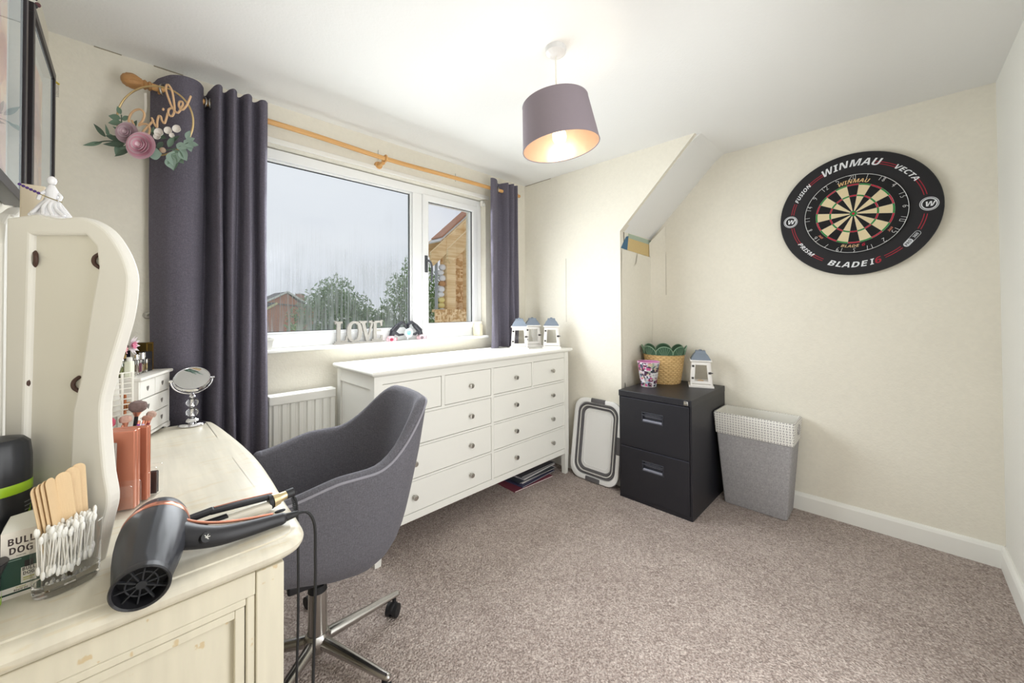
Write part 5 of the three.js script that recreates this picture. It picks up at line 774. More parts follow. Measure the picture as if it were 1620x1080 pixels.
  part(db, 'outer_bull', new THREE.CylinderGeometry(0.0159, 0.0159, 0.003, 32).rotateX(Math.PI / 2).translate(0, 0, zf - 0.0015), greenB); part(db, 'bullseye', new THREE.CylinderGeometry(0.0064, 0.0064, 0.0034, 24).rotateX(Math.PI / 2).translate(0, 0, zf - 0.0015), redB);
  part(db, 'wire_spider', [...[0.170, 0.162, 0.107, 0.099, 0.0159].map((r) => new THREE.TorusGeometry(r, 0.0005, 5, 90).translate(0, 0, zf)), ...Array.from({ length: 20 }, (_, i) => { const a = (i + 0.5) * Math.PI / 10; return cylBetween([0.016 * Math.sin(a), 0.016 * Math.cos(a), zf], [0.171 * Math.sin(a), 0.171 * Math.cos(a), zf], 0.0005, 0.0005, 5); })], M.steel);
  const wire = std({ color: 0xe6e7e8, metalness: 0.3, roughness: 0.4 });
  const nr = part(db, 'number_ring', new THREE.TorusGeometry(0.2225, 0.0014, 6, 100).translate(0, 0, zf + 0.001), wire);
  // wire numerals: single strokes
  const ST = { 0: [[[0, 0], [0.7, 0], [0.7, 1], [0, 1], [0, 0]]], 1: [[[0.35, 0], [0.35, 1]]], 2: [[[0, 0.85], [0.35, 1], [0.7, 0.85], [0.7, 0.6], [0, 0], [0.7, 0]]], 3: [[[0, 1], [0.7, 1], [0.3, 0.55], [0.7, 0.35], [0.6, 0.05], [0, 0]]], 4: [[[0.5, 0], [0.5, 1], [0, 0.35], [0.75, 0.35]]], 5: [[[0.7, 1], [0.05, 1], [0, 0.55], [0.6, 0.55], [0.7, 0.25], [0.5, 0], [0, 0]]], 6: [[[0.6, 1], [0.1, 0.6], [0, 0.2], [0.3, 0], [0.7, 0.2], [0.6, 0.5], [0.05, 0.4]]], 7: [[[0, 1], [0.7, 1], [0.25, 0]]], 8: [[[0.35, 0.5], [0.05, 0.75], [0.35, 1], [0.65, 0.75], [0.35, 0.5], [0, 0.25], [0.35, 0], [0.7, 0.25], [0.35, 0.5]]], 9: [[[0.7, 0.65], [0.35, 0.5], [0, 0.75], [0.3, 1], [0.7, 0.8], [0.6, 0.3], [0.2, 0]]] };
  [20, 1, 18, 4, 13, 6, 10, 15, 2, 17, 3, 19, 7, 16, 8, 11, 14, 9, 12, 5].forEach((n, i) => {
    const h = 0.023, ds = String(n).split(''), wd = ds.length * 0.62 * h * 1.15; const geos = ds.flatMap((d, k) => ST[d].map((st) => { const pts = st.map(([x, y]) => [(x * 0.85) * h * 0.75 + k * h * 0.78 - wd / 2, y * h, 0]); return mergeGeometries(pts.slice(1).map((q, j) => cylBetween(pts[j], q, 0.0011, 0.0011, 5).toNonIndexed())); }));
    part(nr, 'numeral', geos.map((g) => g.translate(0, 0.1985, zf + 0.0012).rotateZ(-i * Math.PI / 10)), wire);
  });
}
// ---------------------------------------------------------------- things on the window board (top at y = 1.05)
{
  const t = thing('love_sign', 'whitewashed wooden cut-out LOVE letters on the window board', 'sign', [1.235, 1.05, -0.02]);
  const m = std({ color: 0xa8a49e, bumpMap: T.wallB, bumpScale: 0.001, roughness: 0.85 });
  part(t, 'base', bx(-0.155, 0.155, 0, 0.010, -0.016, 0.016, 0.002), m);
  const sizes = { L: 0.128, O: 0.128, V: 0.128, E: 0.128 }; const cx = { L: -0.112, O: -0.032, V: 0.047, E: 0.112 };
  for (const ch of 'LOVE') { const g = new TextGeometry(ch, { font: fontSerif, size: 0.118, depth: 0.014, curveSegments: 8, bevelEnabled: true, bevelSize: 0.001, bevelThickness: 0.001, bevelSegments: 1 }); g.computeBoundingBox(); const b = g.boundingBox, w = b.max.x - b.min.x, k = { L: 0.074, O: 0.094, V: 0.094, E: 0.072 }[ch] / w; g.translate(-(b.max.x + b.min.x) / 2, -b.min.y, -0.007).scale(k, 0.128 / (b.max.y - b.min.y), 1).translate(cx[ch], 0.008, 0); part(t, 'letter', g, m); }
  part(t, 'scroll', [[-0.146, 0.134, 1], [0.146, 0.134, -1], [0.0, 0.132, 1], [0.08, 0.132, -1]].map(([x, y, s]) => tube([[x, y - 0.012, 0], [x + s * 0.008, y - 0.004, 0], [x + s * 0.004, y + 0.004, 0], [x - s * 0.004, y, 0]], 0.0035, 20, 6)), m);
}
{ // figurine: two dark hands making a heart around a pale blue flower
  const t = thing('heart_hands_figurine', 'figurine of two dark hands forming a heart around a blue flower', 'figurine', [1.555, 1.05, -0.02]);
  const dark = std({ color: 0x2b2b33, roughness: 0.3 });
  // capsule field for the two hands, meshed on one grid
  const caps = [];
  for (const s of [-1, 1]) {
    const J = (x, y, z) => [s * x, y, z];
    caps.push([J(0.112, 0.020, 0), J(0.100, 0.062, 0), 0.017, 0.018], [J(0.100, 0.062, 0), J(0.070, 0.092, 0), 0.019, 0.017], [J(0.070, 0.092, 0), J(0.058, 0.100, 0), 0.017, 0.013]);
    const fz = [-0.013, -0.004, 0.005, 0.014], fl = [0.9, 1, 1.03, 0.95];
    fz.forEach((z, i) => { const k = fl[i]; caps.push([J(0.062, 0.104, z), J(0.036, 0.112 + 0.01 * k, z), 0.0075, 0.0068], [J(0.036, 0.112 + 0.01 * k, z), J(0.013, 0.106, z), 0.0068, 0.006], [J(0.013, 0.106, z), J(0.004, 0.088 - 0.004 * i % 2, z), 0.006, 0.005]); });
    caps.push([J(0.088, 0.055, 0.008), J(0.060, 0.038, 0.010), 0.0095, 0.0085], [J(0.060, 0.038, 0.010), J(0.030, 0.040, 0.010), 0.008, 0.0065]);
  }
  const res = 88, mc = new MarchingCubes(res, dark, false, false, 400000), S = 0.15, cy = 0.075; mc.isolation = 0;
  const sd = (p, a, b, ra, rb) => { const ba = [b[0] - a[0], b[1] - a[1], b[2] - a[2]], pa = [p[0] - a[0], p[1] - a[1], p[2] - a[2]], h = clamp((pa[0] * ba[0] + pa[1] * ba[1] + pa[2] * ba[2]) / (ba[0] ** 2 + ba[1] ** 2 + ba[2] ** 2)); return Math.hypot(pa[0] - ba[0] * h, pa[1] - ba[1] * h, pa[2] - ba[2] * h) - lerp(ra, rb, h); };
  const toW = (i) => ((i - res / 2) / (res / 2)) * S;
  for (let z = 0; z < res; z++) { const wz = toW(z); for (let y = 0; y < res; y++) for (let x = 0; x < res; x++) { let f = 1; if (Math.abs(wz) < 0.04) { const p = [toW(x), toW(y) + cy, wz]; for (const c of caps) { const q = sd(p, ...c); if (q > 0.05) { f = Math.min(f, q); continue; } const k = 0.0028, h = clamp(0.5 + 0.5 * (f - q) / k); f = lerp(f, q, h) - k * h * (1 - h); } } mc.field[x + y * res + z * res * res] = -f; } }
  mc.update();
  const n = mc.count, g = new THREE.BufferGeometry(); g.setAttribute('position', new THREE.Float32BufferAttribute(mc.positionArray.slice(0, n * 3), 3)); g.setAttribute('normal', new THREE.Float32BufferAttribute(mc.normalArray.slice(0, n * 3), 3)); g.scale(S, S, S).translate(0, cy, 0);
  part(t, 'hands', g, dark);
  const pet = (r) => grid(5, 6, (u, v) => { const a = (u - 0.5) * 1.1, q = r * Math.sqrt(v); return [Math.sin(a) * q, Math.cos(a) * q, 0.3 * r * v * v]; });
  const blue = std({ color: 0x9fdbe6, roughness: 0.6, side: THREE.DoubleSide }), pale = std({ color: 0xeaf5f7, roughness: 0.6, side: THREE.DoubleSide }), rose = std({ color: 0xc04a6a, roughness: 0.5, side: THREE.DoubleSide }), blush = std({ color: 0xe9c8cf, roughness: 0.55, side: THREE.DoubleSide }), grey = std({ color: 0x8d7f84, roughness: 0.6, side: THREE.DoubleSide });
  const fl = part(t, 'flower', Array.from({ length: 7 }, (_, i) => pet(0.032).rotateX(0.15).rotateZ(i / 7 * 6.283).translate(0.002, 0.050, 0.016)), pale); part(fl, 'inner_petals', Array.from({ length: 6 }, (_, i) => pet(0.018).rotateX(0.4).rotateZ(i / 6 * 6.283 + 0.4).translate(0.002, 0.050, 0.022)), blue); part(t, 'flower_stem', cylBetween([0.002, 0.0, 0.012], [0.002, 0.05, 0.014], 0.003), pale);
  for (const [s, a, b] of [[-1, rose, blush], [1, grey, blush]]) { part(t, 'cuff', lathe([[0.020, 0.0], [0.030, 0.0], [0.027, 0.012], [0.021, 0.030], [0.018, 0.034]], 20).translate(s * 0.112, 0, 0), b); for (let k = 0; k < 4; k++) part(t, 'cuff_rose', Array.from({ length: 6 }, (_, i) => pet(0.013).rotateX(0.4).rotateZ(i).translate(0, 0, 0.004)).map((q) => q.rotateY((k - 1.5) * 0.7).translate(s * 0.112 + 0.026 * Math.sin((k - 1.5) * 0.7), 0.013, 0.026 * Math.cos((k - 1.5) * 0.7))), k % 2 ? a : b); }
}
{
  const j = thing('candle_jar', 'small cream candle jar at the right end of the window board', 'jar', [2.178, 1.05, -0.012]);
  part(j, 'jar', lathe([[0, 0.001], [0.036, 0.001], [0.040, 0.006], [0.041, 0.075], [0.036, 0.088], [0.032, 0.092], [0.030, 0.088], [0, 0.086]], 32), std({ color: 0xe9e0c4, roughness: 0.35 })); part(j, 'lid', lathe([[0, 0.090], [0.034, 0.090], [0.035, 0.094], [0.035, 0.106], [0.033, 0.109], [0, 0.110]], 32), std({ color: 0xf0ead6, roughness: 0.45 }));
}
{
  const p = thing('square_planter', 'small white square pot peeking out beside the left curtain', 'pot', [0.72, 1.05, -0.01]);
  const sq = (r, y) => [[r, y, r], [-r, y, r], [-r, y, -r], [r, y, -r]];
  part(p, 'pot', loft([sq(0.034, 0.001), sq(0.040, 0.046), sq(0.043, 0.048), sq(0.044, 0.058), sq(0.037, 0.058), sq(0.033, 0.01)], true, true, 0.3), M.white);
  part(p, 'soil', bx(-0.036, 0.036, 0.040, 0.046, -0.036, 0.036), std({ color: 0xc9c2b4, roughness: 1 }));
}
// ---------------------------------------------------------------- things on the dressing table (top at VT)
{ // hair dryer lying with its nozzle over the near edge
  const t = thing('hair_dryer', 'black hair dryer with copper trim lying on the dressing table', 'hair dryer', [0.252, VT, 1.318]);
  const ax0 = V(0.020, 0.056, -0.075), ax1 = V(-0.012, 0.026, 0.135), dir = ax1.clone().sub(ax0).normalize(), q = new THREE.Quaternion().setFromUnitVectors(V(0, 1, 0), dir), place = (g) => g.applyQuaternion(q).translate(ax0.x, ax0.y, ax0.z), Ln = ax1.distanceTo(ax0);
  const graphite = phy({ color: 0x2c2e35, roughness: 0.42, clearcoat: 0.2, clearcoatRoughness: 0.4 });
  part(t, 'body', place(lathe([[0.0495, 0.052], [0.0515, 0.068], [0.0515, 0.085], [0.050, 0.11], [0.046, 0.145], [0.0395, 0.185], [0.0365, Ln - 0.012]], 48)), graphite);
  part(t, 'rear_cap', place(lathe([[0, -0.012], [0.016, -0.010], [0.030, -0.003], [0.040, 0.010], [0.046, 0.027], [0.0485, 0.045]], 48)), graphite);
  part(t, 'copper_band', place(lathe([[0.0480, 0.040], [0.0498, 0.0425], [0.0510, 0.049], [0.0512, 0.0555], [0.0505, 0.058]], 48)), M.copper).userData.label = 'copper band';
  const noz = part(t, 'nozzle', place(lathe([[0.0365, Ln - 0.013], [0.038, Ln - 0.010], [0.038, Ln], [0.036, Ln + 0.002], [0.0335, Ln], [0.0325, Ln - 0.03], [0, Ln - 0.03]], 48)), M.black);
  part(noz, 'grille', [0, 1, 2, 3, 4].map((i) => place(new THREE.BoxGeometry(0.066, 0.004, 0.0022).rotateY(i * Math.PI / 5).translate(0, Ln - 0.010, 0))).concat([place(new THREE.TorusGeometry(0.020, 0.0014, 6, 30).rotateX(Math.PI / 2).translate(0, Ln - 0.010, 0)), place(new THREE.CylinderGeometry(0.007, 0.007, 0.006, 20).translate(0, Ln - 0.009, 0))]), M.blackMatte);
  // handle
  const hp = [V(0.036, 0.044, 0.020), V(0.065, 0.034, 0.034), V(0.100, 0.025, 0.042), V(0.145, 0.019, 0.042), V(0.190, 0.0155, 0.040), V(0.212, 0.014, 0.040)], hc = new THREE.CatmullRomCurve3(hp);
  const swept = (curve, ra, rb, n = 30, m = 18) => grid(m, n, (u, v) => { const p = curve.getPointAt(v), tg = curve.getTangentAt(v), sx = V(0, 1, 0).cross(tg).normalize(), up = tg.clone().cross(sx), a = u * 2 * Math.PI, w = ra(v), h = rb(v); return [p.x + sx.x * w * Math.cos(a) + up.x * h * Math.sin(a), p.y + sx.y * w * Math.cos(a) + up.y * h * Math.sin(a), p.z + sx.z * w * Math.cos(a) + up.z * h * Math.sin(a)]; }, true);
  const hd = part(t, 'handle', [swept(hc, (v) => lerp(0.030, 0.0125, Math.pow(v, 0.55)), (v) => lerp(0.026, 0.0125, Math.pow(v, 0.6))), new THREE.SphereGeometry(0.0125, 16, 10).translate(0.212, 0.014, 0.040)], std({ color: 0x26262b, roughness: 0.45 }));
  part(hd, 'copper_strip', tube([[0.040, 0.070, -0.006], [0.056, 0.060, 0.008], [0.075, 0.052, 0.018], [0.105, 0.043, 0.026], [0.150, 0.034, 0.030], [0.196, 0.028, 0.033]], 0.0028, 50, 8), M.copper);
  part(hd, 'button', cylBetween([0.076, 0.034, 0.052], [0.080, 0.038, 0.0605], 0.0095, 0.009, 20), M.black); part(hd, 'button_symbol', [0, 1, 2].map((i) => new THREE.BoxGeometry(0.011, 0.0012, 0.0006).rotateZ(i * Math.PI / 3).translate(0.0803, 0.0383, 0.0610)), M.white);
  part(t, 'copper_tab', place(new THREE.BoxGeometry(0.020, 0.018, 0.004).translate(0, 0.068, 0.0505).rotateY(0.55)), M.copper);
  part(t, 'strain_relief', [cylBetween([0.205, 0.014, 0.040], [0.245, 0.014, 0.040], 0.0105, 0.006, 14)], M.rubber);
  part(t, 'hanging_ring', new THREE.TorusGeometry(0.0085, 0.0022, 8, 24).rotateX(Math.PI / 2 - 0.3).translate(0.214, 0.024, 0.022), M.blackMatte);
  part(t, 'power_cord', tube([[0.243, 0.014, 0.040], [0.262, 0.012, 0.042], [0.276, -0.012, 0.046], [0.279, -0.10, 0.050], [0.275, -0.28, 0.055], [0.268, -0.50, 0.06], [0.262, -0.68, 0.07], [0.258, -0.765, 0.08], [0.22, -0.775, 0.14]], 0.0032, 90, 8), M.rubber).userData.label = 'black power cord';
}
{ // hair straightener behind it
  const t = thing('hair_straightener', 'white and black hair straightener with champagne gold hinge', 'hair straightener', [0.390, VT, 1.262]);
  const cream = std({ color: 0xece6d8, roughness: 0.35 }), champ = std({ color: 0xcdb991, metalness: 0.8, roughness: 0.3 });
  part(t, 'lower_arm', [boxBetween([-0.085, 0.012, 0.020], [0.075, 0.014, 0.012], 0.026, 0.018, V(0, 1, 0), 0.008)], cream);
  part(t, 'upper_arm', [boxBetween([-0.100, 0.030, -0.004], [-0.03, 0.036, -0.006], 0.022, 0.010, V(0, 1, 0), 0.004), boxBetween([-0.04, 0.035, -0.006], [0.082, 0.030, -0.002], 0.024, 0.010, V(0, 1, 0), 0.004)], M.black);
  part(t, 'copper_edge', tube([[0.078, 0.0375, 0.0], [0.02, 0.0405, -0.004], [-0.03, 0.0415, -0.006]], 0.0013, 20, 6), M.copper);
  part(t, 'plate', boxBetween([-0.08, 0.0225, 0.018], [-0.01, 0.0232, 0.015], 0.018, 0.003), M.black);
  part(t, 'black_ring', cylBetween([0.070, 0.020, 0.006], [0.078, 0.020, 0.006], 0.0165, 0.0165, 20), M.black);
  part(t, 'hinge', [cylBetween([0.078, 0.021, 0.006], [0.092, 0.022, 0.004], 0.016, 0.014, 20), cylBetween([0.092, 0.022, 0.004], [0.108, 0.024, 0.002], 0.011, 0.0095, 20)], champ);
  part(t, 'cord_collar', cylBetween([0.108, 0.024, 0.002], [0.124, 0.025, 0.000], 0.0105, 0.0105, 16), M.black);
  part(t, 'cord_spring', tube(Array.from({ length: 90 }, (_, i) => { const k = i / 89; return [0.122 + 0.008 * Math.sin(k * 1.4) + 0.0042 * Math.cos(i * 1.05), 0.020 - 0.062 * k, 0.0 + 0.0042 * Math.sin(i * 1.05)]; }), 0.0012, 400, 5), M.black);
  part(t, 'power_cord', tube([[0.120, 0.022, 0], [0.130, 0.0, 0.0], [0.133, -0.05, 0.002], [0.130, -0.25, 0.02], [0.118, -0.48, 0.045], [0.108, -0.68, 0.075], [0.105, -0.765, 0.09], [0.06, -0.776, 0.12]], 0.0030, 90, 8), M.rubber);
}
// glass of cotton buds with wooden waxing sticks
const GX = 0.152, GZ = 1.302;
{
  const t = thing('cotton_bud_glass', 'oval clear glass tumbler holding cotton buds', 'glass', [GX, VT, GZ], 0.45);
  const el0 = (rx, rz, y) => Array.from({ length: 40 }, (_, i) => { const a = -i / 40 * 2 * Math.PI; return [rx * Math.cos(a), y, rz * Math.sin(a)]; });
  const el = (rx, rz, y) => el0(rx * 0.86, rz * 0.9, y);
  part(t, 'wall', loft([el(0.0482, 0.0283, 0.0225), el(0.0505, 0.030, 0.098)], false, false, 0.5), M.acrylic);
  part(t, 'rim', tube(el(0.0505, 0.030, 0.098), 0.0011, 80, 6, true), M.acrylic);
  part(t, 'thick_base', loft([el(0.043, 0.024, 0.0005), el(0.0465, 0.027, 0.003), el(0.048, 0.0282, 0.022), el(0.046, 0.026, 0.0225)], true, true, 0.5), M.glass);
}
{
  const stick = std({ color: 0xf2efe8, roughness: 0.6 }), cotton = std({ color: 0xfbfaf6, roughness: 1, bumpMap: T.wallB, bumpScale: 0.001 });
  const proto = thing('cotton_bud', 'white cotton bud standing in the oval glass', 'cotton bud', [0, 0, 0], 0, 'cotton buds in the glass');
  part(proto, 'stick', cylBetween([0, 0.008, 0], [0, 0.068, 0], 0.0011, 0.0011, 6), stick);
  const tip = new THREE.SphereGeometry(1, 10, 8).scale(0.0028, 0.0075, 0.0028); part(proto, 'cotton_tip', tip.clone().translate(0, 0.0075, 0), cotton); part(proto, 'cotton_tip', tip.clone().translate(0, 0.0695, 0), cotton);
  let first = true;
  for (let i = 0; i < 96; i++) {
    const a = i * 2.399, r = Math.sqrt((i + 0.5) / 96), lx = 0.034 * r * Math.cos(a), lz = 0.017 * r * Math.sin(a), ca = Math.cos(0.45), sa = Math.sin(0.45);
    const o = first ? proto : copyOf(proto, 'cotton_bud', 'white cotton bud standing in the oval glass'); first = false;
    o.position.set(GX + lx * ca + lz * sa, VT + 0.026 + rr(0, 0.012) + (lx > 0 ? 0.004 : 0), GZ - lx * sa + lz * ca); o.rotation.set(rr(-0.10, 0.10), rr(0, 6.28), rr(-0.15, 0.15));
  }
}
{
  const birch = std({ color: 0xe8cba2, bumpMap: T.weave, bumpScale: 0.0004, roughness: 0.75 });
  const sh = new THREE.Shape(), w = 0.0092, h = 0.150; sh.moveTo(-w, w); sh.absarc(0, w, w, Math.PI, 2 * Math.PI); sh.lineTo(w, h - w); sh.absarc(0, h - w, w, 0, Math.PI); sh.closePath();
  const g = fin(ex(sh, 0.0018, 0.0004, 1, 8));
  const labs = ['leftmost wooden waxing stick, seen edge-on beside the black bottle', 'second wooden waxing stick from the black bottle, seen edge-on', 'third wooden waxing stick from the black bottle, seen edge-on', 'fourth wooden waxing stick from the black bottle, seen edge-on', 'broad wooden waxing stick facing forward in the glass', 'wooden waxing stick just behind the broad one', 'rearmost wooden waxing stick, tallest at the right'];
  const spec = [[-0.018, 0.0, 1.15, 0.11], [-0.0135, 0.001, 1.15, 0.105], [-0.009, 0.002, 1.12, 0.10], [-0.0045, 0.003, 1.1, 0.095], [0.006, 0.000, 0.15, 0.09], [0.011, -0.006, 0.25, 0.055], [0.016, -0.010, 0.3, 0.04]];
  spec.forEach(([lx, lz, ry, lean], i) => { const m = new THREE.Mesh(g, birch); m.name = numbered('waxing_stick'); m.userData = { label: labs[i], category: 'stick', group: 'wooden waxing sticks' }; m.castShadow = m.receiveShadow = true; m.position.set(GX + lx, VT + 0.030 + 0.003 * i, GZ - 0.02 + lz + 0.01 - lx * 0.45); m.rotation.order = 'ZYX'; m.rotation.set(-0.03, ry, lean); scene.add(m); });
}
{ // tall black bottle with a green band
  const t = thing('toiletry_bottle', 'tall black toiletry bottle with bright green band', 'bottle', [0.053, VT, 1.205]);
  const blk = std({ color: 0x24262c, roughness: 0.4 }), lime = std({ color: 0xa6d02a, roughness: 0.4 });
  const oval = (r, y) => Array.from({ length: 40 }, (_, i) => { const a = -i / 40 * 2 * Math.PI; return [r * Math.cos(a), y, r * 0.82 * Math.sin(a)]; });
  part(t, 'bottle', loft([oval(0.045, 0.001), oval(0.049, 0.006), oval(0.050, 0.09), oval(0.0495, 0.155)], true, true), blk);
  part(t, 'green_band', loft([oval(0.0498, 0.155), oval(0.0502, 0.156), oval(0.0502, 0.171), oval(0.0498, 0.172)], false, false), lime);
  part(t, 'cap', loft([oval(0.0498, 0.172), oval(0.0495, 0.215), oval(0.047, 0.240), oval(0.040, 0.248), oval(0.010, 0.253)], true, true, 0.7), blk);
  const wedge = grid(8, 6, (u, v) => { const a = lerp(0.25, 1.1, u), y = 0.015 + v * (0.075 * (1 - u)), r = 0.0504; return [r * Math.cos(a), y + 0.04, r * 0.82 * Math.sin(a)]; }); part(t, 'green_flash', wedge, std({ color: 0x9cc92a, roughness: 0.4, side: THREE.DoubleSide }));
  part(t, 'print_lines', Array.from({ length: 7 }, (_, i) => grid(4, 1, (u, v) => { const a = lerp(0.15, 0.55, u) - i * 0.01, r = 0.0504; return [r * Math.cos(a), 0.135 - i * 0.007 - (i > 3 ? 0.006 : 0) + v * 0.0018, r * 0.82 * Math.sin(a)]; })), std({ color: 0x8d9096, roughness: 0.5, side: THREE.DoubleSide }));
}
{ // low black dish with green stripe at the frame edge
  const t = thing('black_pot', 'low black tapered pot with green flash at the picture edge', 'pot', [0.060, VT, 1.300]);
  const blk = std({ color: 0x26272c, roughness: 0.35 });
  part(t, 'pot', lathe([[0, 0.001], [0.017, 0.001], [0.020, 0.003], [0.022, 0.045], [0.019, 0.047], [0, 0.047]], 32), blk);
  part(t, 'lid', lathe([[0.0, 0.047], [0.021, 0.047], [0.030, 0.070], [0.029, 0.072], [0, 0.073]], 32), blk);
  part(t, 'green_flash', grid(6, 4, (u, v) => { const a = lerp(-0.2, 0.35, u), r = 0.0225; return [r * Math.cos(a), 0.004 + v * 0.03 * (1 - u), r * Math.sin(a)]; }), std({ color: 0x9cc92a, roughness: 0.4, side: THREE.DoubleSide }));
}
{ // boxed toiletry with printed front
  const t = thing('toiletry_box', 'white and green toiletry box reading BULL DOG behind the glass', 'box', [0.099, VT, 1.266], 0.04);
  const art = canvasTex(256, 512, (c, w, h) => { c.fillStyle = '#efe9e0'; c.fillRect(0, 0, w, h); c.fillStyle = '#26493c'; c.fillRect(0, 210, w, 218); c.fillStyle = '#1b3a2f'; c.fillRect(0, 470, w, 14); c.fillStyle = '#3a2b2b'; c.textAlign = 'center'; c.font = 'bold 74px sans-serif'; c.fillText('BULL', w / 2, 104); c.fillText('DOG', w / 2, 174); c.font = '14px sans-serif'; c.fillText('SKINCARE', w / 2, 198); c.fillStyle = '#e9e6dc'; c.fillRect(128, 296, 100, 122); c.fillStyle = '#2b2626'; c.fillRect(150, 248, 56, 50); c.font = 'bold 36px sans-serif'; c.fillText('BULL', 178, 326); c.fillText('DOG', 178, 360); c.fillStyle = '#b8b24a'; c.fillRect(142, 378, 72, 8); c.fillRect(142, 394, 60, 6); c.fillStyle = '#9a9a3a'; c.font = '18px sans-serif'; c.fillText('Original', w / 2, 448); c.fillStyle = '#3a2b2b'; c.font = 'bold 20px sans-serif'; c.fillText('Beard Oil', w / 2, 466); c.fillStyle = '#9fb6aa'; c.fillRect(20, 222, 110, 5); });
  part(t, 'carton', bx(-0.021, 0.021, 0, 0.108, -0.016, 0.016, 0.0008), M.white);
  part(t, 'printed_front', new THREE.PlaneGeometry(0.042, 0.108).translate(0, 0.054, 0.0164), std({ map: art, roughness: 0.5 }), true);
  part(t, 'flap', [loft([[[-0.021, 0.108, -0.016], [0.021, 0.108, -0.016], [0.021, 0.108, 0.016], [-0.021, 0.108, 0.016]].reverse(), [[-0.014, 0.124, -0.016], [0.021, 0.128, -0.016], [0.021, 0.128, -0.013], [-0.014, 0.124, -0.013]].reverse()], true, true, 0.3)], M.white);
}
{ // grey metal nail file sticking up behind the glass
  solo('nail_file', 'thin grey metal nail file behind the waxing sticks', 'nail file', boxBetween([0.148, VT + 0.002, 1.265], [0.163, VT + 0.155, 1.255], 0.006, 0.0014, V(0, 0, 1)), M.steel);
}
// palettes in a clear organiser
{
  const t = thing('acrylic_organiser', 'clear acrylic divider stand holding make-up palettes', 'organiser', [0.217, VT, 0.995], -0.42);
  const plate = (z, h, x0 = -0.048, x1 = 0.05) => { const s = new THREE.Shape(), r = 0.008; s.moveTo(x0, 0); s.lineTo(x1, 0); s.lineTo(x1, h - r); s.quadraticCurveTo(x1, h, x1 - r, h); s.lineTo(x0 + r, h); s.quadraticCurveTo(x0, h, x0, h - r); s.closePath(); return ex(s, 0.0024).translate(0, 0, z); };
  for (const z of [0.072, 0.036, -0.007, -0.042, -0.072]) part(t, 'divider', plate(z, 0.075), M.acrylic);
  part(t, 'base', bx(-0.05, 0.05, 0, 0.003, -0.072, 0.076), M.acrylic);
  const cop = std({ color: 0xc27a60, metalness: 0.35, roughness: 0.32 }), copD = std({ color: 0x6e372c, roughness: 0.5 }), gryp = std({ color: 0xa19a93, roughness: 0.4, metalness: 0.3 });
  const pal = (name, label, x, z, w, h, d, m, edge, lean) => { const p = thing(name, label, 'palette', [x, VT + 0.004, z], -0.42); p.rotation.order = 'YXZ'; p.rotation.x = lean; part(p, 'case', [bx(-w / 2, w / 2, 0, h, -d / 2, -0.0012, 0.0028), bx(-w / 2, w / 2, 0, h, 0.0012, d / 2, 0.0028)], m); part(p, 'seam', bx(-w / 2 + 0.002, w / 2 - 0.002, 0.002, h - 0.002, -0.0012, 0.0012), edge); return p; };
  pal('makeup_palette', 'copper make-up palette, the taller one in front of the brushes', 0.209, 1.0105, 0.072, 0.185, 0.026, cop, copD, 0);
  pal('makeup_palette', 'second copper palette, pressed close behind the taller one', 0.2305, 0.977, 0.072, 0.182, 0.018, cop, copD, 0);
  pal('makeup_palette', 'slim grey make-up palette leaning left of the copper ones', 0.178, 1.041, 0.055, 0.165, 0.014, gryp, std({ color: 0x6d6863, roughness: 0.5 }), -0.04);
  pal('makeup_palette', 'small black compact at the far end of the clear stand', 0.267, 0.957, 0.03, 0.056, 0.012, M.black, std({ color: 0x4a2c30, roughness: 0.5 }), 0);
}
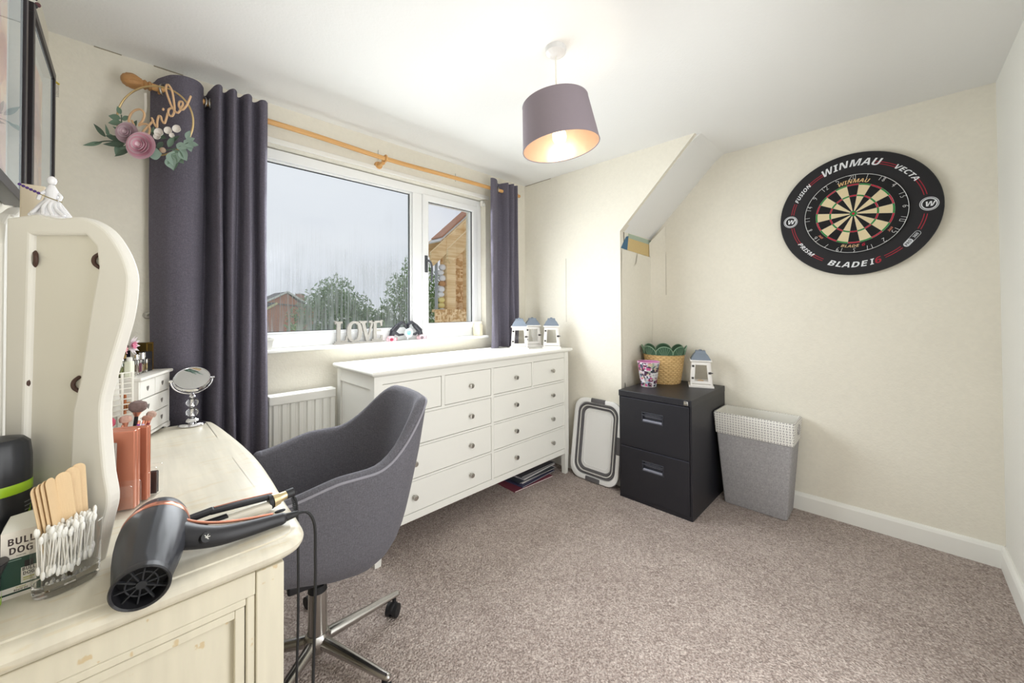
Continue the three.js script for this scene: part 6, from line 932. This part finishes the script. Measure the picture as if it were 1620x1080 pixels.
// miniature chest of drawers with heart holes drawn as dark shade-coloured hearts, perfume on top
const CX = 0.222, CZ = 0.268, CA = 1.18, CH = 0.235; // front faces +z of its own axes
{
  const t = thing('miniature_drawers', 'small white jewellery chest with heart-shaped holes in a painted shade colour', 'drawer unit', [CX, VT, CZ], CA);
  const W = 0.125, D = 0.085, wm = std({ color: 0xeeebe4, roughness: 0.5 });
  part(t, 'body', [bx(-W, -W + 0.008, 0.012, CH - 0.012, -D, D, 0.001), bx(W - 0.008, W, 0.012, CH - 0.012, -D, D, 0.001), bx(-W, W, 0.012, CH - 0.012, -D, -D + 0.006), bx(-W, W, 0.012, 0.020, -D, D)], wm);
  part(t, 'top', bx(-W - 0.008, W + 0.008, CH - 0.012, CH, -D - 0.002, D + 0.010, 0.004), wm);
  const sk = new THREE.Shape(); sk.moveTo(-W, 0); sk.lineTo(-W + 0.03, 0); sk.quadraticCurveTo(-W + 0.045, 0.014, -W + 0.08, 0.012); sk.lineTo(W - 0.08, 0.012); sk.quadraticCurveTo(W - 0.045, 0.014, W - 0.03, 0); sk.lineTo(W, 0); sk.lineTo(W, 0.018); sk.lineTo(-W, 0.018); sk.closePath();
  part(t, 'scalloped_base', [ex(sk, 0.008).translate(0, 0, D - 0.006), bx(-W, -W + 0.01, 0, 0.018, -D, D - 0.006), bx(W - 0.01, W, 0, 0.018, -D, D - 0.006)], wm);
  const heart = new THREE.Shape(); heart.moveTo(0, -0.010); heart.bezierCurveTo(0.012, 0, 0.010, 0.010, 0.004, 0.009); heart.quadraticCurveTo(0.001, 0.008, 0, 0.005); heart.quadraticCurveTo(-0.001, 0.008, -0.004, 0.009); heart.bezierCurveTo(-0.010, 0.010, -0.012, 0, 0, -0.010);
  const hm = std({ color: 0x6d6762, roughness: 0.8 });  // dark colour stands in for the shade inside the heart holes
  const dr = (x0, x1, y0, y1, hs) => { const d = part(t, 'drawer', bx(x0 + 0.001, x1 - 0.001, y0 + 0.001, y1 - 0.001, D - 0.10, D, 0.002), wm); for (const x of hs) part(d, 'heart_hole_shade', ex(heart, 0.0012).translate(x, (y0 + y1) / 2, D - 0.0006), hm); };
  const rows = [[0.022, 0.086], [0.088, 0.152], [0.154, CH - 0.014]];
  dr(-W + 0.009, W - 0.009, ...rows[0], [-0.055, 0.055]); dr(-W + 0.009, W - 0.009, ...rows[1], [-0.055, 0.055]); dr(-W + 0.009, -0.002, ...rows[2], [-0.06]); dr(0.0, W - 0.009, ...rows[2], [0.06]);
}
{
  const cs = Math.cos(CA), sn = Math.sin(CA), Y = VT + CH, on = (lx, lz) => [CX + lx * cs + lz * sn, Y, CZ - lx * sn + lz * cs];
  const liq = (c) => phy({ color: c, transmission: 0.9, thickness: 0.01, roughness: 0.1, ior: 1.36 });
  const bottle = (label, lx, lz, w, d, h, capM, liqC, capH, lab) => { const t = thing('perfume_bottle', label, 'perfume', on(lx, lz), CA); part(t, 'glass', [bx(-w / 2, w / 2, 0.001, h, -d / 2, d / 2, 0.004)], M.glass); part(t, 'perfume', bx(-w / 2 + 0.004, w / 2 - 0.004, 0.008, h * 0.66, -d / 2 + 0.004, d / 2 - 0.004, 0.002), liq(liqC)); part(t, 'collar', cylBetween([0, h, 0], [0, h + 0.008, 0], 0.008, 0.008, 16), M.chrome); part(t, 'cap', capM === M.gold ? bx(-0.013, 0.013, h + 0.006, h + 0.006 + capH, -0.010, 0.010, 0.003) : cylBetween([0, h + 0.006, 0], [0, h + 0.006 + capH, 0], 0.011, 0.010, 20), capM); if (lab) part(t, 'label', bx(-w / 2 + 0.008, w / 2 - 0.008, h * 0.2, h * 0.75, d / 2, d / 2 + 0.0008), lab); return t; };
  bottle('pale green perfume bottle with square gold cap', -0.085, 0.020, 0.044, 0.024, 0.060, M.gold, 0xd9e0a8, 0.026);
  bottle('perfume bottle with plum label', -0.028, 0.040, 0.036, 0.022, 0.058, M.chrome, 0xe6d6c8, 0.012, std({ color: 0x5a2638, roughness: 0.5 }));
  bottle('small amber perfume bottle beside the black box', 0.026, 0.036, 0.032, 0.022, 0.054, M.chrome, 0xe8cf9a, 0.018);
  { const t = thing('cream_bottle', 'small pale cream squeeze bottle behind the mirror edge', 'bottle', on(-0.108, 0.052), CA); part(t, 'bottle', bx(-0.014, 0.014, 0.001, 0.060, -0.010, 0.010, 0.005), std({ color: 0xeef0dc, roughness: 0.4 })); part(t, 'cap', cylBetween([0, 0.060, 0], [0, 0.074, 0], 0.008, 0.008, 16), M.white); }
  { const t = thing('fragrance_box', 'black fragrance box standing on the miniature chest', 'box', on(0.066, 0.030), CA - 0.1); part(t, 'carton', bx(-0.021, 0.021, 0.001, 0.078, -0.012, 0.012, 0.001), M.black); part(t, 'print', [bx(-0.010, 0.010, 0.046, 0.048, 0.012, 0.0125), bx(-0.007, 0.007, 0.038, 0.0395, 0.012, 0.0125)], M.gold); }
  { const t = thing('fragrance_box', 'tall gold fragrance box at the end of the miniature chest', 'box', on(0.106, 0.010), CA - 0.25); part(t, 'carton', bx(-0.015, 0.018, 0.001, 0.112, -0.020, 0.020, 0.001), std({ color: 0x5c4a1f, metalness: 0.6, roughness: 0.3 })); part(t, 'gold_edge', [bx(-0.0155, -0.011, 0.0, 0.1125, 0.0195, 0.0208), bx(0.014, 0.0185, 0, 0.1125, 0.0195, 0.0208), bx(-0.0155, 0.0185, 0.108, 0.1125, 0.0195, 0.0208)], M.gold); part(t, 'monogram', [bx(-0.003, 0.005, 0.05, 0.053, 0.0201, 0.0207), bx(-0.002, 0.004, 0.06, 0.075, 0.0201, 0.0207)], M.gold); }
  { const t = thing('dark_bottle', 'dark navy scent bottle behind the black box', 'perfume', on(0.062, -0.03), CA); part(t, 'bottle', bx(-0.016, 0.016, 0.001, 0.085, -0.010, 0.010, 0.003), std({ color: 0x262b3c, roughness: 0.2 })); part(t, 'cap', cylBetween([0, 0.085, 0], [0, 0.105, 0], 0.009, 0.009, 16), M.black); }
  // flower posy
  const t = thing('flower_posy', 'artificial pink and white flower posy behind the perfume', 'flowers', on(-0.03, -0.02), CA);
  const pet = (l, w) => grid(4, 6, (u, v) => { const s = Math.sin(Math.PI * Math.pow(v, 0.7)) * w; return [(u - 0.5) * s, v * l, 0.15 * l * v * v]; });
  const wp = std({ color: 0xf6eef0, roughness: 0.7, side: THREE.DoubleSide }), pk = std({ color: 0xe88aa8, roughness: 0.7, side: THREE.DoubleSide }), pc = std({ color: 0xe0a58c, roughness: 0.7, side: THREE.DoubleSide }), gr = std({ color: 0x2f8a4c, roughness: 0.6, side: THREE.DoubleSide });
  part(t, 'vase', lathe([[0, 0.001], [0.014, 0.001], [0.015, 0.006], [0.013, 0.05], [0.010, 0.052], [0, 0.05]], 20), M.glass);
  const fl = part(t, 'white_flower', Array.from({ length: 11 }, (_, i) => pet(0.040, 0.017).rotateX(0.25).rotateZ(i / 11 * 6.283).translate(0.050, 0.108, 0.022)), wp); part(fl, 'pink_centre', Array.from({ length: 9 }, (_, i) => pet(0.022, 0.012).rotateX(0.5).rotateZ(i / 9 * 6.283 + 0.3).translate(0.050, 0.108, 0.026)), pk);
  part(t, 'pink_flower', [0.0, 1.0].flatMap((k) => Array.from({ length: 8 }, (_, i) => pet(0.028 - k * 0.01, 0.02).rotateX(0.3 + k * 0.4).rotateZ(i / 8 * 6.283 + k).translate(-0.010, 0.098, 0.02 + k * 0.003))), std({ color: 0xeab0b4, roughness: 0.7, side: THREE.DoubleSide }));
  part(t, 'peach_flower', [0.0, 1.0].flatMap((k) => Array.from({ length: 8 }, (_, i) => pet(0.024 - k * 0.009, 0.018).rotateX(0.3 + k * 0.4).rotateZ(i / 8 * 6.283 + k).translate(-0.055, 0.116, 0.012 + k * 0.003))), pc);
  for (const [x, y, a] of [[-0.03, 0.112, 1.2], [-0.02, 0.12, 0.2], [-0.04, 0.10, 2.2], [0.012, 0.124, -0.9], [0.0, 0.12, 0.9]]) part(t, 'leaf', pet(0.036, 0.022).rotateX(0.2).rotateZ(a).translate(x, y, 0.014), gr);
  part(t, 'stem', [[0.05, 0.108], [-0.01, 0.098], [-0.055, 0.116]].map(([x, y]) => tube([[0, 0.03, 0], [x * 0.4, y * 0.7, 0.006], [x, y, 0.012]], 0.0016, 14, 6)), gr);
}
{ // make-up brushes in a pot
  const P0 = [0.210, VT, 0.640];
  const pot = thing('brush_pot', 'purple pot holding make-up brushes and pencils', 'pot', P0);
  part(pot, 'pot', lathe([[0, 0.001], [0.036, 0.001], [0.038, 0.004], [0.040, 0.100], [0.0385, 0.101], [0.037, 0.098], [0.035, 0.008], [0, 0.006]], 32), std({ color: 0x3b2d55, roughness: 0.4 }));
  const br = (label, x, z, lean, turn, L, R, hl, hm, m, g) => { const t = thing('makeup_brush', label, 'brush', [P0[0] + x, VT + 0.008, P0[2] + z], turn); t.rotation.order = 'YXZ'; t.rotation.z = lean; part(t, 'handle', cylBetween([0, 0, 0], [0, L - hl, 0], 0.0035, 0.005, 12), hm); part(t, 'ferrule', cylBetween([0, L - hl, 0], [0, L - hl + 0.016, 0], 0.005, R * 0.55, 14), M.copper); part(t, 'bristles', lathe([[R * 0.55, L - hl + 0.014], [R * 0.9, L - hl * 0.55], [R, L - hl * 0.28], [R * 0.8, L - hl * 0.08], [R * 0.35, L], [0, L + 0.002]], 24), m); };
  const fur = (c) => std({ color: c, roughness: 1, bumpMap: T.wallB, bumpScale: 0.003 });
  br('big powder brush with deep pink dome bristles', -0.012, 0.022, 0.16, 0.2, 0.150, 0.024, 0.045, M.black, fur(0xb0485c)); br('large grey-brown powder brush, tallest of the bunch', 0.020, -0.012, -0.12, 0.4, 0.182, 0.023, 0.048, M.black, fur(0x77635f)); br('beige blending brush between the pink and grey ones', 0.008, 0.012, -0.02, 0, 0.146, 0.015, 0.034, M.black, fur(0xc7a091)); br('small tan brush leaning outward at the right', 0.026, 0.014, -0.25, 0.2, 0.140, 0.012, 0.026, M.copper, fur(0xa77a68)); br('cream brush at the back of the bunch', 0.030, -0.008, -0.28, 0.0, 0.150, 0.013, 0.03, M.copper, fur(0xb89a8c));
  const pc = (label, x, z, lean, c, L) => { const t = thing('makeup_pencil', label, 'pencil', [P0[0] + x, VT + 0.008, P0[2] + z], 0); t.rotation.z = lean; part(t, 'barrel', cylBetween([0, 0, 0], [0, L, 0], 0.004, 0.004, 10), std({ color: c, roughness: 0.35 })); part(t, 'cap', cylBetween([0, L, 0], [0, L + 0.010, 0], 0.0042, 0.003, 10), M.copper); };
  pc('violet make-up pencil leaning out of the pot', 0.020, 0.028, -0.16, 0x8a3aa0, 0.120); pc('pale lilac make-up pencil beside the violet one', 0.026, 0.022, -0.20, 0xd9c4e2, 0.118); pc('deep red lip pencil at the right of the pot', 0.032, 0.010, -0.26, 0x8c2a35, 0.118); pc('navy eye pencil at the left of the pot', -0.024, 0.016, 0.06, 0x2a2a5c, 0.108); pc('black eye pencil in the middle of the pot', 0.002, 0.030, -0.02, 0x1e1c20, 0.112);
}
{ // white vented hair brush and amber hair comb stood upright behind the palettes
  const t = thing('vent_hairbrush', 'white vented hairbrush standing upright behind the mirror', 'hairbrush', [0.212, VT, 0.52], 0.3);
  const w = std({ color: 0xf1eee4, roughness: 0.45 });
  part(t, 'handle', cylBetween([0, 0.002, 0], [0, 0.13, 0], 0.009, 0.011, 16), w); part(t, 'head_frame', [bx(-0.028, -0.022, 0.13, 0.27, -0.004, 0.004, 0.002), bx(0.022, 0.028, 0.13, 0.27, -0.004, 0.004, 0.002), bx(-0.003, 0.003, 0.13, 0.27, -0.004, 0.004, 0.002)], w);
  for (let i = 0; i < 9; i++) part(t, 'rib', bx(-0.028, 0.028, 0.13 + i * 0.0172, 0.1335 + i * 0.0172, -0.003, 0.003, 0.001), w);
  part(t, 'bristle', Array.from({ length: 40 }, (_, i) => cylBetween([0.02, 0.136 + i * 0.0034, 0], [0.036, 0.136 + i * 0.0034, 0.002], 0.0007, 0.0005, 5)), w).userData.kind = 'stuff';
  const c = thing('hair_claw', 'amber translucent hair claw clip beside the miniature chest', 'hair clip', [0.196, VT, 0.468], 0.3);
  const am = phy({ color: 0xd98a4a, transmission: 0.5, thickness: 0, roughness: 0.3 });
  part(c, 'spine', bx(0.020, 0.027, 0.10, 0.19, -0.006, 0.006, 0.003), am); for (let i = 0; i < 6; i++) part(c, 'tooth', tube([[0.022, 0.105 + i * 0.016, 0], [0.0, 0.108 + i * 0.016, 0.006], [-0.024, 0.101 + i * 0.016, 0.004]], 0.0025, 14, 6), am);
  part(c, 'spring_barrel', cylBetween([0.026, 0.148, 0], [0.052, 0.150, 0], 0.014, 0.014, 18), std({ color: 0xa8763f, roughness: 0.35 }));
  part(c, 'stand', [cylBetween([0.023, 0.001, 0], [0.023, 0.105, 0], 0.005, 0.005, 10), lathe([[0, 0.001], [0.022, 0.001], [0.022, 0.006], [0, 0.008]], 20).translate(0.023, 0, 0)], am);
}
{ // round tilting mirror on a glass-ball stem
  const t = thing('table_mirror', 'round chrome tilting mirror on a glass ball stem', 'mirror', [0.415, VT, 0.252]);
  part(t, 'base', lathe([[0, 0.001], [0.042, 0.001], [0.045, 0.004], [0.043, 0.009], [0.034, 0.014], [0.024, 0.018], [0.022, 0.026], [0.014, 0.034], [0, 0.036]], 48), M.chrome);
  part(t, 'stem', [cylBetween([0, 0.034, 0], [0, 0.118, 0], 0.0055, 0.0055, 16), lathe([[0, 0.118], [0.012, 0.118], [0.008, 0.128], [0.004, 0.134], [0, 0.134]], 20)], M.chrome);
  for (const y of [0.054, 0.094]) part(t, 'glass_ball', new THREE.SphereGeometry(0.021, 32, 20).scale(1, 0.92, 1).translate(0, y, 0), M.glass);
  const n = V(-0.09, 0.73, 0.68).normalize(), q = new THREE.Quaternion().setFromUnitVectors(V(0, 0, 1), n), cy = 0.190, P = (g) => g.applyQuaternion(q).translate(0, cy, 0);
  const hd = part(t, 'mirror_housing', P(lathe([[0, -0.012], [0.045, -0.012], [0.059, -0.010], [0.062, -0.004], [0.062, 0.004], [0.059, 0.008], [0.0562, 0.0075], [0.0558, 0.005]], 64).rotateX(Math.PI / 2)), M.chrome);
  part(hd, 'mirror_face', P(new THREE.CircleGeometry(0.0562, 64).translate(0, 0, 0.0062)), M.mirror);
  const cr = V(1, 0, 0); part(t, 'yoke', [tube(Array.from({ length: 19 }, (_, i) => { const a = Math.PI + i / 18 * Math.PI; return [0.067 * Math.cos(a), cy + 0.067 * Math.sin(a) * 0.86, 0]; }), 0.0035, 60, 8), ...[-1, 1].map((s) => cylBetween([s * 0.061, cy, 0], [s * 0.073, cy, 0], 0.006, 0.006, 14))], M.chrome);
}
{ // white figurine on top of the middle mirror leaf, holding a lavender sprig; a wooden block behind it
  const t = thing('white_figurine', 'white glossy draped figurine perched on top of the mirror', 'figurine', [0.110, 1.440, 1.12]);
  const m = phy({ color: 0xf4f3f6, roughness: 0.15, clearcoat: 0.8 });
  part(t, 'figure', [new THREE.SphereGeometry(0.008, 18, 14).scale(0.85, 1.15, 0.9).translate(0.004, 0.075, 0), lathe([[0.004, 0.066], [0.006, 0.062], [0.010, 0.052], [0.009, 0.042], [0.012, 0.032], [0.018, 0.016], [0.024, 0.004], [0.022, 0.0], [0, 0.0]], 24).translate(0.004, 0, 0), tube([[0.010, 0.054, 0], [0.016, 0.044, 0.006], [0.014, 0.034, 0.010]], 0.003, 14, 8), tube([[-0.002, 0.054, 0], [-0.010, 0.044, 0.006], [-0.012, 0.034, 0.010]], 0.003, 14, 8)], m);
  part(t, 'drapery', Array.from({ length: 14 }, (_, i) => { const a = i / 14 * 6.283; return tube([[0.004 + 0.008 * Math.cos(a), 0.034, 0.008 * Math.sin(a)], [0.004 + 0.018 * Math.cos(a + 0.3), 0.018, 0.018 * Math.sin(a + 0.3)], [0.004 + (0.024 + 0.004 * (i % 3)) * Math.cos(a + 0.1), 0.003, (0.024 + 0.004 * (i % 3)) * Math.sin(a + 0.1)]], 0.0032, 12, 6); }), m);
  part(t, 'sprig', tube([[0.018, 0.032, 0.012], [-0.004, 0.040, 0.012], [-0.026, 0.052, 0.012]], 0.0008, 16, 5), std({ color: 0x8a7a3a, roughness: 0.7 }));
  for (let i = 0; i < 6; i++) part(t, 'lavender_bud', new THREE.SphereGeometry(0.0026, 10, 8).translate(-0.012 - i * 0.0046, 0.0445 + i * 0.0024, 0.012), std({ color: 0x4b2a78, roughness: 0.5 }));
  solo('wooden_block', 'pale square block behind the white figurine on the mirror', 'block', bx(0.066, 0.100, 1.442, 1.515, 1.045, 1.058, 0.003), std({ color: 0xdccfb8, roughness: 0.8 }));
}
renderer.render(scene, camera);
